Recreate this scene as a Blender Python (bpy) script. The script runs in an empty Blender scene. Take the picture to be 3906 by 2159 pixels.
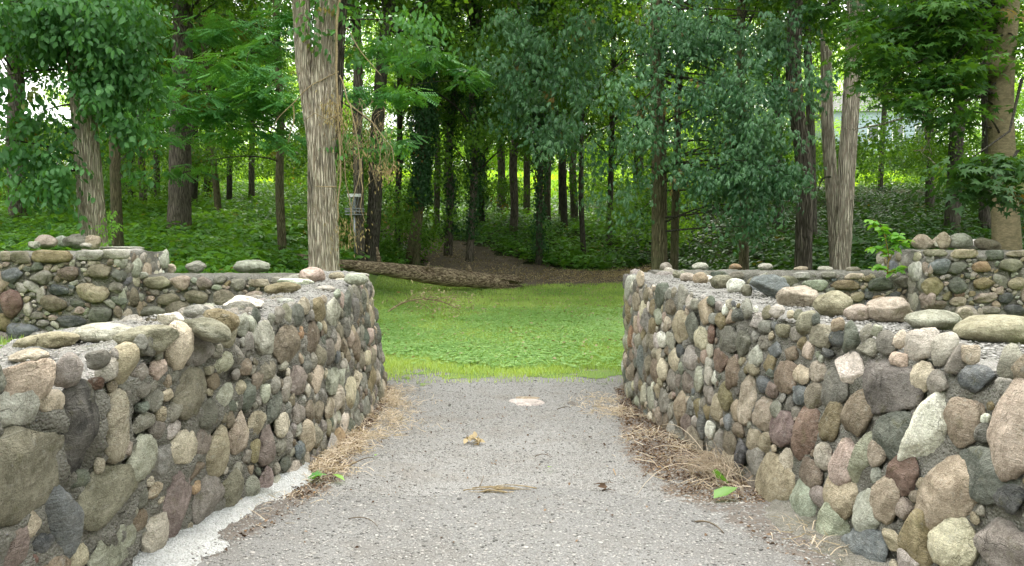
import bpy, bmesh, math, random
import numpy as np
from math import radians, sin, cos, pi

# ------------------------------------------------------------------ camera, sky, sun, exposure
SC = bpy.context.scene
COL = SC.collection
CAM_H = 1.5
F = 2895.0                      # focal length in pixels of the 3906 x 2159 photograph
PITCH = math.atan(169.5 / F)
cam_data = bpy.data.cameras.new("camera")
cam = bpy.data.objects.new("camera", cam_data)
COL.objects.link(cam)
cam.location = (0, 0, CAM_H)
cam.rotation_euler = (pi / 2 - PITCH, 0, 0)
cam_data.sensor_width = 36
cam_data.lens = 36 * F / 3906
cam_data.clip_end = 2000
SC.camera = cam

SUN_EL, SUN_AZ = radians(52), radians(6)      # azimuth measured from +y (view direction) towards +x
world = bpy.data.worlds.new("World")
SC.world = world
world.use_nodes = True
wn, wl = world.node_tree.nodes, world.node_tree.links
bg = wn["Background"]
sky = wn.new("ShaderNodeTexSky")
sky.sky_type = 'NISHITA'
sky.sun_disc = False
sky.sun_elevation = SUN_EL
sky.sun_rotation = SUN_AZ
sky.air_density = 1.0
sky.dust_density = 4.0
sky.ozone_density = 0.6
# thin high cloud over the whole sky: pull the blue towards a white veil
veil = wn.new("ShaderNodeMix"); veil.data_type = 'RGBA'
tc = wn.new("ShaderNodeTexCoord")
cn = wn.new("ShaderNodeTexNoise"); cn.inputs["Scale"].default_value = 2.2; cn.inputs["Detail"].default_value = 5
wl.new(tc.outputs["Generated"], cn.inputs["Vector"])
mr = wn.new("ShaderNodeMapRange")
mr.inputs["From Min"].default_value = 0.35; mr.inputs["From Max"].default_value = 0.65
mr.inputs["To Min"].default_value = 0.62; mr.inputs["To Max"].default_value = 0.92
wl.new(cn.outputs["Fac"], mr.inputs["Value"])
wl.new(mr.outputs["Result"], veil.inputs[0])
wl.new(sky.outputs["Color"], veil.inputs[6])
veil.inputs[7].default_value = (10.5, 10.6, 10.4, 1)
wl.new(veil.outputs[2], bg.inputs["Color"])
bg.inputs["Strength"].default_value = 0.12

sun_data = bpy.data.lights.new("sun", 'SUN')
sun = bpy.data.objects.new("sun", sun_data)
COL.objects.link(sun)
sun_data.energy = 2.0
sun_data.angle = radians(14)
sun_data.color = (1.0, 0.96, 0.88)
from mathutils import Vector, Matrix
sdir = Vector((sin(SUN_AZ) * cos(SUN_EL), cos(SUN_AZ) * cos(SUN_EL), sin(SUN_EL)))
sun.rotation_euler = sdir.to_track_quat('Z', 'Y').to_euler()

SC.view_settings.view_transform = 'Standard'
SC.view_settings.look = 'None'
SC.view_settings.exposure = 1.82
SC.view_settings.gamma = 1
SC.render.engine = 'CYCLES'
cy = SC.cycles
cy.max_bounces = 5; cy.diffuse_bounces = 3; cy.glossy_bounces = 2
cy.transmission_bounces = 3; cy.transparent_max_bounces = 4; cy.volume_bounces = 0
cy.use_denoising = True
cy.caustics_reflective = False; cy.caustics_refractive = False
cy.sample_clamp_indirect = 4

RNG = np.random.default_rng(7)
random.seed(7)

# ------------------------------------------------------------------ numbers and meshes
def smooth(a, b, x):
    t = np.clip((np.asarray(x, float) - a) / (b - a), 0, 1)
    return t * t * (3 - 2 * t)

def _h(ix, iy, iz, seed):
    n = (ix.astype(np.int64) * 73856093) ^ (iy.astype(np.int64) * 19349663) ^ (iz.astype(np.int64) * 83492791) ^ (seed * 2654435)
    n = (n ^ (n >> 13)) * 1274126177 & 0x7fffffff
    n = (n ^ (n >> 15)) * 668265263 & 0x7fffffff
    return ((n ^ (n >> 12)) & 0xffff) / 65535.0

def vnoise(p, seed=0):
    """value noise, -1..1, p is n x 3"""
    p = np.asarray(p, float)
    i = np.floor(p); f = p - i; f = f * f * (3 - 2 * f)
    i = i.astype(np.int64)
    out = 0
    for dx in (0, 1):
        wx = f[:, 0] if dx else 1 - f[:, 0]
        for dy in (0, 1):
            wy = f[:, 1] if dy else 1 - f[:, 1]
            for dz in (0, 1):
                wz = f[:, 2] if dz else 1 - f[:, 2]
                out = out + wx * wy * wz * _h(i[:, 0] + dx, i[:, 1] + dy, i[:, 2] + dz, seed)
    return out * 2 - 1

def fbm(p, octv=4, seed=0, gain=0.5):
    a, s, o = 1.0, 0.0, 0.0
    p = np.asarray(p, float)
    for k in range(octv):
        o = o + a * vnoise(p * (2.03 ** k), seed + k * 17)
        s += a; a *= gain
    return o / s

def ray(u, v):
    a = (u - 1953.0) / F; b = (1079.5 - v) / F
    return Vector((a, cos(PITCH) + b * sin(PITCH), -sin(PITCH) + b * cos(PITCH)))

def at(u, v, Y):
    """world point that the photo pixel (u, v) sees at depth Y"""
    r = ray(u, v); t = Y / r.y
    return np.array((r.x * t, Y, CAM_H + r.z * t))

def atd(u, v, Y):
    return at(u * 1.5163, v * 1.5163, Y)

def atz(u, v, Z):
    r = ray(u, v); t = (Z - CAM_H) / r.z
    return np.array((r.x * t, r.y * t, Z))

def mesh(name, V, Fc, mat=None, parent=None, cols=None, seeds=None, smooth_sh=True, loc=None):
    """V n x 3, Fc: list of integer arrays (m x 3 / m x 4); one mesh object"""
    V = np.asarray(V, np.float32).reshape(-1, 3)
    if loc is not None: V = V - np.asarray(loc, np.float32)
    if isinstance(Fc, np.ndarray): Fc = [Fc]
    me = bpy.data.meshes.new(name)
    me.vertices.add(len(V)); me.vertices.foreach_set("co", V.ravel())
    loops = np.concatenate([f.ravel() for f in Fc]).astype(np.int32)
    tot = np.concatenate([np.full(len(f), f.shape[1], np.int32) for f in Fc])
    start = np.concatenate([[0], np.cumsum(tot)[:-1]]).astype(np.int32)
    me.loops.add(len(loops)); me.loops.foreach_set("vertex_index", loops)
    me.polygons.add(len(tot)); me.polygons.foreach_set("loop_start", start)
    me.polygons.foreach_set("loop_total", tot)
    me.polygons.foreach_set("use_smooth", np.full(len(tot), smooth_sh, bool))
    if cols is not None:
        a = me.attributes.new("tone", 'FLOAT_COLOR', 'POINT')
        c = np.ones((len(V), 4), np.float32); c[:, :3] = cols
        a.data.foreach_set("color", c.ravel())
    if seeds is not None:
        a = me.attributes.new("shift", 'FLOAT_VECTOR', 'POINT')
        a.data.foreach_set("vector", np.asarray(seeds, np.float32).ravel())
    me.update(calc_edges=True)
    me.validate()
    o = bpy.data.objects.new(name, me)
    COL.objects.link(o)
    if mat: me.materials.append(mat)
    if loc is not None: o.location = loc
    if parent is not None:
        o.parent = parent
        if loc is None:      # vertices are in world space: undo the parent's offset
            o.location = -parent.location
        else:
            o.location = Vector([float(c) for c in loc]) - parent.location
    return o

def tag(o, label=None, cat=None, group=None, kind=None):
    if label: o["label"] = label
    if cat: o["category"] = cat
    if group: o["group"] = group
    if kind: o["kind"] = kind
    return o

def empty(name, loc, label=None, cat=None, group=None):
    o = bpy.data.objects.new(name, None); COL.objects.link(o)
    o.location = [float(c) for c in loc]; o.empty_display_size = 0.2
    return tag(o, label, cat, group)

def grid_faces(n, m, wrap=False):
    """faces of an n x m vertex grid (row major); wrap closes the second direction"""
    i = np.arange(n - 1)[:, None]; j = np.arange(m if wrap else m - 1)[None, :]
    a = i * m + j; b = i * m + (j + 1) % m
    c = (i + 1) * m + (j + 1) % m; d = (i + 1) * m + j
    return np.stack([a, b, c, d], -1).reshape(-1, 4)

_ico = {}
def ico(k):
    if k not in _ico:
        bm = bmesh.new(); bmesh.ops.create_icosphere(bm, subdivisions=k, radius=1)
        bm.verts.index_update()
        V = np.array([v.co[:] for v in bm.verts]); Fc = np.array([[v.index for v in f.verts] for f in bm.faces])
        bm.free(); _ico[k] = (V / np.linalg.norm(V, axis=1)[:, None], Fc)
    return _ico[k]

class Bag:
    """collects pieces of one mesh"""
    def __init__(s): s.V, s.F, s.C, s.S, s.n = [], {}, [], [], 0
    def add(s, V, Fc, col=(1, 1, 1), seed=None):
        V = np.asarray(V, float)
        if isinstance(Fc, np.ndarray): Fc = [Fc]
        for f in Fc: s.F.setdefault(f.shape[1], []).append(f + s.n)
        s.V.append(V); c = np.asarray(col, float)
        s.C.append(np.broadcast_to(c, (len(V), 3)))
        sd = np.zeros(3) if seed is None else np.asarray(seed, float)
        s.S.append(np.broadcast_to(sd, (len(V), 3)))
        s.n += len(V)
    def build(s, name, mat, parent=None, smooth_sh=True, loc=None):
        return mesh(name, np.concatenate(s.V), [np.concatenate(f) for f in s.F.values()], mat, parent,
                    np.concatenate(s.C), np.concatenate(s.S), smooth_sh, loc)

def rot_z(a):
    c, s = cos(a), sin(a); return np.array([[c, -s, 0], [s, c, 0], [0, 0, 1.0]])

def tube(pts, rad, seg=6, twist=0.0, bumpy=0.0, seed=0):
    """a tapering tube along pts; returns V, F"""
    P = np.asarray(pts, float); n = len(P)
    R = np.broadcast_to(np.asarray(rad, float), (n,))
    T = np.gradient(P, axis=0); T /= np.linalg.norm(T, axis=1)[:, None] + 1e-9
    ref = np.array([0, 0, 1.0]) if abs(T[:, 2]).mean() < 0.8 else np.array([1.0, 0, 0])
    A = np.cross(T, ref); A /= np.linalg.norm(A, axis=1)[:, None] + 1e-9
    B = np.cross(T, A)
    th = np.arange(seg) / seg * 2 * pi
    ring = A[:, None] * np.cos(th)[None, :, None] + B[:, None] * np.sin(th)[None, :, None]
    rr = np.repeat(R[:, None], seg, 1)
    if bumpy:
        q = np.stack([np.cos(th)[None, :] * 1.5 + 0 * R[:, None], np.sin(th)[None, :] * 1.5 + 0 * R[:, None],
                      np.arange(n)[:, None] * 0.6 + 0 * th[None, :]], -1).reshape(-1, 3)
        rr = rr * (1 + bumpy * vnoise(q, seed).reshape(n, seg))
    V = (P[:, None] + ring * rr[..., None]).reshape(-1, 3)
    Fc = grid_faces(n, seg, True)
    V = np.concatenate([V, P[:1], P[-1:]])
    j = np.arange(seg)
    c0 = np.stack([np.full(seg, n * seg), (j + 1) % seg, j], -1)
    c1 = np.stack([np.full(seg, n * seg + 1), (n - 1) * seg + j, (n - 1) * seg + (j + 1) % seg], -1)
    return V, [Fc, c0, c1]

def bez(a, b, c, n=10):
    t = np.linspace(0, 1, n)[:, None]
    a, b, c = (np.asarray(k, float) for k in (a, b, c))
    return (1 - t) ** 2 * a + 2 * t * (1 - t) * b + t * t * c

# ------------------------------------------------------------------ materials
def new_mat(name):
    m = bpy.data.materials.new(name); m.use_nodes = True
    nt = m.node_tree; return m, nt.nodes, nt.links, nt.nodes["Principled BSDF"]

class NT:
    """small shorthand for node trees"""
    def __init__(s, name):
        s.m, s.n, s.l, s.p = new_mat(name)
        s.out = s.n["Material Output"]
    def set(s, sock, v):
        if isinstance(v, bpy.types.NodeSocket): s.l.new(v, sock)
        else: sock.default_value = v
    def noise(s, vec, scale, detail=4, rough=0.55, dist=0.0):
        t = s.n.new("ShaderNodeTexNoise"); s.l.new(vec, t.inputs["Vector"])
        t.inputs["Scale"].default_value = scale; t.inputs["Detail"].default_value = detail
        t.inputs["Roughness"].default_value = rough; t.inputs["Distortion"].default_value = dist
        return t.outputs["Fac"]
    def voro(s, vec, scale, feature='F1', out="Distance", rnd=1.0):
        t = s.n.new("ShaderNodeTexVoronoi"); s.l.new(vec, t.inputs["Vector"]); t.feature = feature
        t.inputs["Scale"].default_value = scale; t.inputs["Randomness"].default_value = rnd
        return t.outputs[out]
    def ramp(s, fac, a, b, lo=0.0, hi=1.0):
        t = s.n.new("ShaderNodeMapRange"); s.l.new(fac, t.inputs["Value"])
        t.inputs["From Min"].default_value = a; t.inputs["From Max"].default_value = b
        t.inputs["To Min"].default_value = lo; t.inputs["To Max"].default_value = hi
        return t.outputs["Result"]
    def mix(s, fac, a, b, mode='MIX'):
        t = s.n.new("ShaderNodeMix"); t.data_type = 'RGBA'; t.blend_type = mode
        s.set(t.inputs[0], fac)
        for sock, v in ((t.inputs[6], a), (t.inputs[7], b)):
            if isinstance(v, tuple) and len(v) == 3: v = (*v, 1)
            s.set(sock, v)
        return t.outputs[2]
    def math(s, op, a, b=None):
        t = s.n.new("ShaderNodeMath"); t.operation = op; s.set(t.inputs[0], a)
        if b is not None: s.set(t.inputs[1], b)
        return t.outputs[0]
    def vadd(s, a, b):
        t = s.n.new("ShaderNodeVectorMath"); t.operation = 'ADD'; s.set(t.inputs[0], a); s.set(t.inputs[1], b)
        return t.outputs[0]
    def vscale(s, a, v3):
        t = s.n.new("ShaderNodeVectorMath"); t.operation = 'MULTIPLY'; s.set(t.inputs[0], a); t.inputs[1].default_value = v3
        return t.outputs[0]
    def attr(s, name):
        t = s.n.new("ShaderNodeAttribute"); t.attribute_name = name; return t
    def pos(s):
        return s.n.new("ShaderNodeNewGeometry").outputs["Position"]
    def obj(s):
        return s.n.new("ShaderNodeTexCoord").outputs["Object"]
    def bump(s, h, dist=0.01, strength=1.0, nrm=None):
        t = s.n.new("ShaderNodeBump"); s.l.new(h, t.inputs["Height"])
        t.inputs["Distance"].default_value = dist; t.inputs["Strength"].default_value = strength
        if nrm is not None: s.l.new(nrm, t.inputs["Normal"])
        return t.outputs["Normal"]

def mat_stone():
    s = NT("field_stone")
    base = s.attr("tone").outputs["Color"]
    v = s.vadd(s.obj(), s.attr("shift").outputs["Vector"])
    sep = s.n.new("ShaderNodeSeparateXYZ"); s.l.new(s.attr("shift").outputs["Vector"], sep.inputs[0])
    big = s.noise(v, 8, 5, 0.65, 0.9)
    mid = s.noise(v, 38, 5, 0.65)
    fine = s.noise(v, 170, 4, 0.7)
    c = s.mix(s.ramp(big, 0.3, 0.7), s.mix(1.0, base, (0.50, 0.48, 0.43), 'MULTIPLY'), s.mix(0.30, s.mix(1.0, base, (1.3, 1.28, 1.22), 'MULTIPLY'), (0.50, 0.45, 0.38)))
    c = s.mix(s.ramp(mid, 0.44, 0.66, 0, 0.7), c, s.mix(1.0, c, (0.60, 0.57, 0.53), 'MULTIPLY'))
    # mineral grain: pale and dark flecks
    c = s.mix(s.ramp(fine, 0.54, 0.72, 0, 0.5), c, s.mix(1.0, s.mix(0.12, base, (.6, .57, .5)), (1.9, 1.85, 1.75), 'MULTIPLY'))
    c = s.mix(s.ramp(s.noise(v, 210, 3, 0.6), 0.54, 0.68, 0, 0.5), c, s.mix(1.0, c, (0.3, 0.29, 0.27), 'MULTIPLY'))
    # stretched veins on some stones
    vv = s.noise(s.vscale(v, (1, 1, 5.0)), 16, 4, 0.6, 1.2)
    c = s.mix(s.ramp(vv, 0.58, 0.66, 0, 0.22), c, (0.55, 0.52, 0.46))
    # lichen and weather crust
    lich = s.noise(s.vadd(v, (3, 1, 7)), 13, 6, 0.7)
    c = s.mix(s.ramp(lich, 0.58, 0.67, 0, 0.7), c, s.mix(0.5, c, (0.17, 0.16, 0.07)))
    c = s.mix(s.ramp(s.noise(s.vadd(v, (9, 4, 2)), 22, 5, 0.7), 0.60, 0.68, 0, 0.5), c, s.mix(0.6, c, (0.42, 0.42, 0.38)))
    # cracks and bedding seams
    nv = s.n.new('ShaderNodeTexNoise'); s.l.new(v, nv.inputs['Vector']); nv.inputs['Scale'].default_value = 6; nv.inputs['Detail'].default_value = 5
    crk = s.voro(s.vadd(s.vscale(v, (1, 1, 1.8)), s.vscale(nv.outputs['Color'], (.35, .35, .35))), 6.5, 'DISTANCE_TO_EDGE')
    ck = s.ramp(crk, 0.0, 0.022, 1, 0)
    c = s.mix(s.math('MULTIPLY', ck, s.ramp(s.noise(v, 5, 2), .56, .68, 0, .6)), c, s.mix(1.0, c, (0.3, 0.28, 0.25), 'MULTIPLY'))
    s.l.new(c, s.p.inputs["Base Color"])
    s.p.inputs["Roughness"].default_value = 0.88
    s.p.inputs["Specular IOR Level"].default_value = 0.3
    h = s.math('ADD', s.math('MULTIPLY', mid, 1.0), s.math('MULTIPLY', fine, 0.45))
    h = s.math('ADD', h, s.math('MULTIPLY', vv, 0.5))
    h = s.math('ADD', h, s.math('MULTIPLY', big, 1.6))
    h = s.math('SUBTRACT', h, s.math('MULTIPLY', s.math('MULTIPLY', ck, 0.5), s.ramp(s.noise(v, 5, 2), .50, .65)))
    s.l.new(s.bump(h, 0.022, 0.9), s.p.inputs["Normal"])
    return s.m

def mat_pebble():
    s = NT('pebble'); v = s.obj()
    c = s.mix(s.ramp(s.noise(v, 300, 3, 0.6), 0.4, 0.65, 0, .5), s.attr('tone').outputs['Color'], (.30, .29, .27))
    s.l.new(c, s.p.inputs['Base Color']); s.p.inputs['Roughness'].default_value = 0.9; s.p.inputs['Specular IOR Level'].default_value = .2
    return s.m

def mat_mortar(name, ca, cb, pebble=0.35):
    s = NT(name); v = s.pos()
    n1 = s.noise(v, 6, 5, 0.6, 0.4); n2 = s.noise(v, 45, 5, 0.7); n3 = s.noise(v, 160, 3, 0.7)
    c = s.mix(s.ramp(n1, 0.35, 0.65), ca, cb)
    c = s.mix(s.ramp(n2, 0.45, 0.7, 0, 0.6), c, s.mix(1.0, c, (0.55, 0.54, 0.5), 'MULTIPLY'))
    vo = s.voro(v, 95)
    vc = s.voro(v, 95, out="Color")
    c = s.mix(s.ramp(vo, 0.30, 0.05, 0, pebble), c, s.mix(0.7, vc, (0.45, 0.42, 0.38)))
    c = s.mix(s.ramp(n3, 0.55, 0.7, 0, 0.6), c, (0.50, 0.49, 0.46))
    c = s.mix(s.ramp(s.noise(v, 3.2, 6, 0.7), 0.56, 0.68, 0, 0.55), c, (0.13, 0.135, 0.085))
    s.l.new(c, s.p.inputs["Base Color"]); s.p.inputs["Roughness"].default_value = 0.95
    s.p.inputs["Specular IOR Level"].default_value = 0.15
    h = s.math('ADD', s.math('MULTIPLY', n2, 1.2), s.math('MULTIPLY', n3, 0.5))
    h = s.math('SUBTRACT', h, s.math('MULTIPLY', vo, 0.9))
    s.l.new(s.bump(h, 0.02, 1.0), s.p.inputs["Normal"])
    return s.m

def mat_gravel():
    s = NT("gravel"); v = s.pos()
    n0 = s.noise(v, 0.9, 5, 0.6, 0.3); n1 = s.noise(v, 5, 5, 0.65)
    va = s.voro(v, 120); vc = s.voro(v, 120, out="Color")
    vb = s.voro(v, 260); vbc = s.voro(v, 260, out="Color")
    def grey(col):
        t = s.n.new("ShaderNodeRGBToBW"); s.l.new(col, t.inputs[0]); return t.outputs[0]
    c = s.mix(s.ramp(grey(vc), 0.2, 0.8), (0.155, 0.15, 0.142), (0.49, 0.475, 0.45))
    c2 = s.mix(s.ramp(grey(vbc), 0.2, 0.8), (0.14, 0.135, 0.127), (0.52, 0.505, 0.48))
    c = s.mix(0.5, c, c2)
    c = s.mix(s.ramp(va, 0.38, 0.62, 0, 0.55), c, (0.085, 0.08, 0.072))
    c = s.mix(s.ramp(n1, 0.52, 0.72, 0, 0.35), c, (0.19, 0.155, 0.12))
    c = s.mix(s.ramp(n0, 0.42, 0.62, 0, 0.35), c, (0.36, 0.352, 0.34))
    c = s.mix(s.ramp(s.noise(v, 2.2, 6, 0.7, 0.5), 0.52, 0.66, 0, 0.5), c, (0.20, 0.175, 0.145))
    # litter stained verges (mask written on the mesh)
    mk = s.attr("tone")
    sp = s.n.new("ShaderNodeSeparateColor"); s.l.new(mk.outputs["Color"], sp.inputs[0])
    e = s.math('MULTIPLY', sp.outputs[0], s.ramp(s.noise(v, 11, 6, 0.7), 0.36, 0.60, 0.25, 1.5))
    c = s.mix(s.ramp(e, 0.35, 0.62, 0, 0.93), c, s.mix(s.ramp(s.noise(v, 60, 4, 0.7), 0.35, 0.65), (0.080, 0.056, 0.042), (0.24, 0.185, 0.14)))
    # worn, darker asphalt skin in the foreground
    a = s.math('ADD', sp.outputs[1], s.math('MULTIPLY', s.math('SUBTRACT', s.noise(v, 5, 6, 0.7), 0.5), 0.9))
    c = s.mix(s.ramp(a, 0.42, 0.54, 0, 0.45), c, (0.17, 0.167, 0.162))
    s.l.new(c, s.p.inputs["Base Color"]); s.p.inputs["Roughness"].default_value = 0.95
    s.p.inputs["Specular IOR Level"].default_value = 0.15
    h = s.math('ADD', s.math('MULTIPLY', va, -0.8), s.math('MULTIPLY', vb, -0.4))
    h = s.math('ADD', h, s.math('MULTIPLY', s.noise(v, 30, 4, 0.6), 0.5))
    s.l.new(s.bump(h, 0.008, 0.9), s.p.inputs["Normal"])
    return s.m

def mat_soil(name, stops, scale=1.0, bump=0.02):
    s = NT(name); v = s.pos()
    a, b, c3 = stops
    n = s.noise(v, 1.3 * scale, 6, 0.65, 0.3); n2 = s.noise(v, 14 * scale, 5, 0.7); n3 = s.noise(v, 60 * scale, 4, 0.7)
    c = s.mix(s.ramp(n, 0.35, 0.65), a, b)
    c = s.mix(s.ramp(n2, 0.5, 0.68, 0, 0.75), c, c3)
    c = s.mix(s.ramp(n3, 0.5, 0.7, 0, 0.5), c, s.mix(1.0, c, (0.4, 0.4, 0.4), 'MULTIPLY'))
    s.l.new(c, s.p.inputs["Base Color"]); s.p.inputs["Roughness"].default_value = 0.97
    s.p.inputs["Specular IOR Level"].default_value = 0.1
    s.l.new(s.bump(s.math('ADD', n2, s.math('MULTIPLY', n3, 0.5)), bump, 0.8), s.p.inputs["Normal"])
    return s.m

def mat_bark(name, hi, lo, moss=0.3, scale=1.0, furrow=1.0, flat=False, lying=False):
    s = NT(name); v = s.obj()
    if lying:
        mp = s.n.new('ShaderNodeMapping'); s.l.new(v, mp.inputs['Vector']); mp.inputs['Rotation'].default_value = (0, radians(90), 0); v = mp.outputs[0]
    w = s.vscale(v, (1, 1, 0.09 if not flat else 2.2))
    n = s.noise(w, 17 * scale, 5, 0.62, 0.9); n2 = s.noise(w, 52 * scale, 4, 0.7)
    nn = s.n.new('ShaderNodeTexNoise'); s.l.new(s.vscale(v, (1, 1, .3)), nn.inputs['Vector']); nn.inputs['Scale'].default_value = 6; nn.inputs['Detail'].default_value = 5
    wd = s.vadd(s.vscale(v, (1, 1, .055)), s.vscale(nn.outputs['Color'], (.06, .06, .01)))
    vo = s.voro(wd, 33 * scale, 'DISTANCE_TO_EDGE')
    rid = s.math('ADD', s.ramp(vo, 0.0, 0.26, 0, .9), s.math('MULTIPLY', n, 0.5)) if not flat else n
    if lying: rid = s.math('ADD', s.ramp(s.noise(s.vscale(v, (1, 1, .06)), 26, 4, .6, .6), .38, .62), s.math('MULTIPLY', n, .3))
    c = s.mix(s.ramp(rid, 0.28, 1.12) if not flat else s.ramp(n, 0.4, 0.62), lo, hi)
    c = s.mix(s.ramp(n2, 0.5, 0.7, 0, 0.4), c, s.mix(1.0, c, (0.55, 0.55, 0.55), 'MULTIPLY'))
    c = s.mix(s.ramp(s.noise(v, 2.3, 5, 0.65), 0.48, 0.68, 0, moss), c, (0.11, 0.13, 0.06))
    s.l.new(c, s.p.inputs["Base Color"]); s.p.inputs["Roughness"].default_value = 0.95
    s.p.inputs["Specular IOR Level"].default_value = 0.15
    h = s.math('ADD', s.math('MULTIPLY', rid, 1.0), s.math('MULTIPLY', n2, 0.35))
    s.l.new(s.bump(h, 0.03 * furrow, 1.0), s.p.inputs["Normal"])
    return s.m

def mat_leaf(name, a, b, trans=0.35, rough=0.5, spec=0.35, tint=1.35):
    s = NT(name)
    t = s.attr("tone")
    sp = s.n.new("ShaderNodeSeparateColor"); s.l.new(t.outputs["Color"], sp.inputs[0])
    info = s.n.new("ShaderNodeObjectInfo")
    f = s.math('ADD', sp.outputs[0], s.math('MULTIPLY', s.math('SUBTRACT', info.outputs["Random"], 0.5), 0.35))
    c = s.mix(f, a, b)
    c = s.mix(s.ramp(sp.outputs[1], 0.985, 1.0, 0, 0.8), c, (0.28, 0.15, 0.035))
    s.l.new(c, s.p.inputs["Base Color"]); s.p.inputs["Roughness"].default_value = rough
    s.p.inputs["Specular IOR Level"].default_value = spec
    tr = s.n.new("ShaderNodeBsdfTranslucent")
    s.l.new(s.mix(1.0, c, (1.5 * tint, 1.35 * tint, 0.45), 'MULTIPLY'), tr.inputs["Color"])
    ms = s.n.new("ShaderNodeMixShader"); ms.inputs[0].default_value = trans
    s.l.new(s.p.outputs[0], ms.inputs[1]); s.l.new(tr.outputs[0], ms.inputs[2])
    s.l.new(ms.outputs[0], s.out.inputs["Surface"])
    return s.m

def mat_plain(name, col, rough=0.8, metal=0.0, var=0.3, scale=20, spec=0.3):
    s = NT(name); v = s.obj(); n = s.noise(v, scale, 5, 0.65)
    c = s.mix(s.ramp(n, 0.35, 0.65), tuple(k * (1 - var) for k in col), tuple(min(1, k * (1 + var)) for k in col))
    s.l.new(c, s.p.inputs["Base Color"]); s.p.inputs["Roughness"].default_value = rough
    s.p.inputs["Metallic"].default_value = metal; s.p.inputs["Specular IOR Level"].default_value = spec
    s.l.new(s.bump(n, 0.004, 0.5), s.p.inputs["Normal"])
    return s.m

M = {}
M['stone'] = mat_stone()
M['pebble'] = mat_pebble()
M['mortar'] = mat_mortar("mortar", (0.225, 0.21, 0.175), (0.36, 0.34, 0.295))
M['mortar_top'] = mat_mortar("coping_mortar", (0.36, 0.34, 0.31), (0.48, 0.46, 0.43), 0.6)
M['fresh'] = mat_mortar("pale_mortar", (0.66, 0.66, 0.65), (0.80, 0.80, 0.79), 0.05)
M['gravel'] = mat_gravel()
M['floor'] = mat_soil("forest_floor", ((0.040, 0.046, 0.020), (0.060, 0.062, 0.030), (0.030, 0.055, 0.016)))
M['lawn'] = mat_soil("lawn_soil", ((0.15, 0.24, 0.06), (0.22, 0.30, 0.09), (0.18, 0.16, 0.09)))
M['meadow'] = mat_soil("meadow_soil", ((0.28, 0.40, 0.10), (0.36, 0.46, 0.13), (0.24, 0.36, 0.08)), 0.2)
M['dirt'] = mat_soil("dirt", ((0.12, 0.092, 0.070), (0.17, 0.135, 0.105), (0.26, 0.205, 0.155)), 1.2, 0.03)
M['bark_pale'] = mat_bark("furrowed_pale_bark", (0.76, 0.67, 0.53), (0.34, 0.27, 0.20), 0.2, 1.25, 0.9)
M['bark_brown'] = mat_bark("furrowed_brown_bark", (0.25, 0.215, 0.17), (0.065, 0.054, 0.042), 0.2, 1.2, 1.2)
M['bark_dark'] = mat_bark("dark_bark", (0.135, 0.12, 0.095), (0.038, 0.033, 0.026), 0.45, 1.3)
M['bark_moss'] = mat_bark("mossy_bark", (0.22, 0.19, 0.11), (0.075, 0.065, 0.035), 0.6, 1.7, 0.7)
M['bark_smooth'] = mat_bark("smooth_tan_bark", (0.27, 0.22, 0.13), (0.17, 0.145, 0.085), 0.35, 0.8, 0.35, True)
M['bark_bare'] = mat_bark("bare_grey_wood", (0.72, 0.64, 0.51), (0.32, 0.26, 0.20), 0.1, 1.1, 0.9)
M['log'] = mat_bark("rotten_log_wood", (0.60, 0.47, 0.33), (0.17, 0.12, 0.08), 0.25, 0.7, 1.6, False, True)
M['vine'] = mat_plain("dry_vine", (0.30, 0.23, 0.13), 0.9)
M['twig'] = mat_plain("twig", (0.13, 0.10, 0.07), 0.9)
M['leaf_broad'] = mat_leaf("broad_leaf", (0.040, 0.130, 0.035), (0.110, 0.270, 0.075))
M['leaf_compound'] = mat_leaf("compound_leaf", (0.048, 0.140, 0.055), (0.160, 0.320, 0.145), 0.28, 0.42, 0.5, 1.1)
M['leaf_feather'] = mat_leaf("feather_leaf", (0.055, 0.18, 0.055), (0.15, 0.36, 0.11))
M['leaf_maple'] = mat_leaf("maple_leaf", (0.025, 0.085, 0.022), (0.080, 0.185, 0.035), 0.4)
M['leaf_wood'] = mat_leaf("forest_leaf", (0.034, 0.100, 0.018), (0.135, 0.270, 0.042), 0.42)
M['leaf_bright'] = mat_leaf("sunny_leaf", (0.13, 0.27, 0.03), (0.30, 0.46, 0.06), 0.45, 0.5, 0.3)  # sunlit brightness put into the leaf colour of far wood and meadow grass
M['leaf_ivy'] = mat_leaf("ivy_leaf", (0.014, 0.055, 0.016), (0.035, 0.105, 0.028), 0.2)
M['leaf_under'] = mat_leaf("undergrowth_leaf", (0.045, 0.145, 0.030), (0.150, 0.320, 0.065), 0.35)
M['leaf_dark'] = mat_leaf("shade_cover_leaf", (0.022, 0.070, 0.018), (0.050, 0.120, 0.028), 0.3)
M['grass'] = mat_leaf("lawn_blade", (0.21, 0.36, 0.085), (0.42, 0.54, 0.19), 0.35)
M['clover'] = mat_leaf("clover_leaf", (0.20, 0.37, 0.10), (0.36, 0.53, 0.21), 0.3)
M['sapling'] = mat_leaf("sapling_leaf", (0.14, 0.34, 0.05), (0.24, 0.46, 0.09), 0.4)
M['straw'] = mat_leaf("straw", (0.46, 0.37, 0.27), (0.74, 0.63, 0.50), 0.2, 0.8, 0.1, 0.7)
M['litter'] = mat_leaf("leaf_litter", (0.080, 0.050, 0.034), (0.34, 0.235, 0.155), 0.1, 0.9, 0.1, 0.5)
M['litter_pale'] = mat_leaf("pale_dead_leaf", (0.42, 0.33, 0.20), (0.55, 0.45, 0.28), 0.2, 0.9, 0.1, 0.7)
M['withered'] = mat_leaf("withered_vine_leaf", (0.26, 0.18, 0.09), (0.46, 0.37, 0.18), 0.2, 0.9, 0.1, 0.7)
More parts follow.
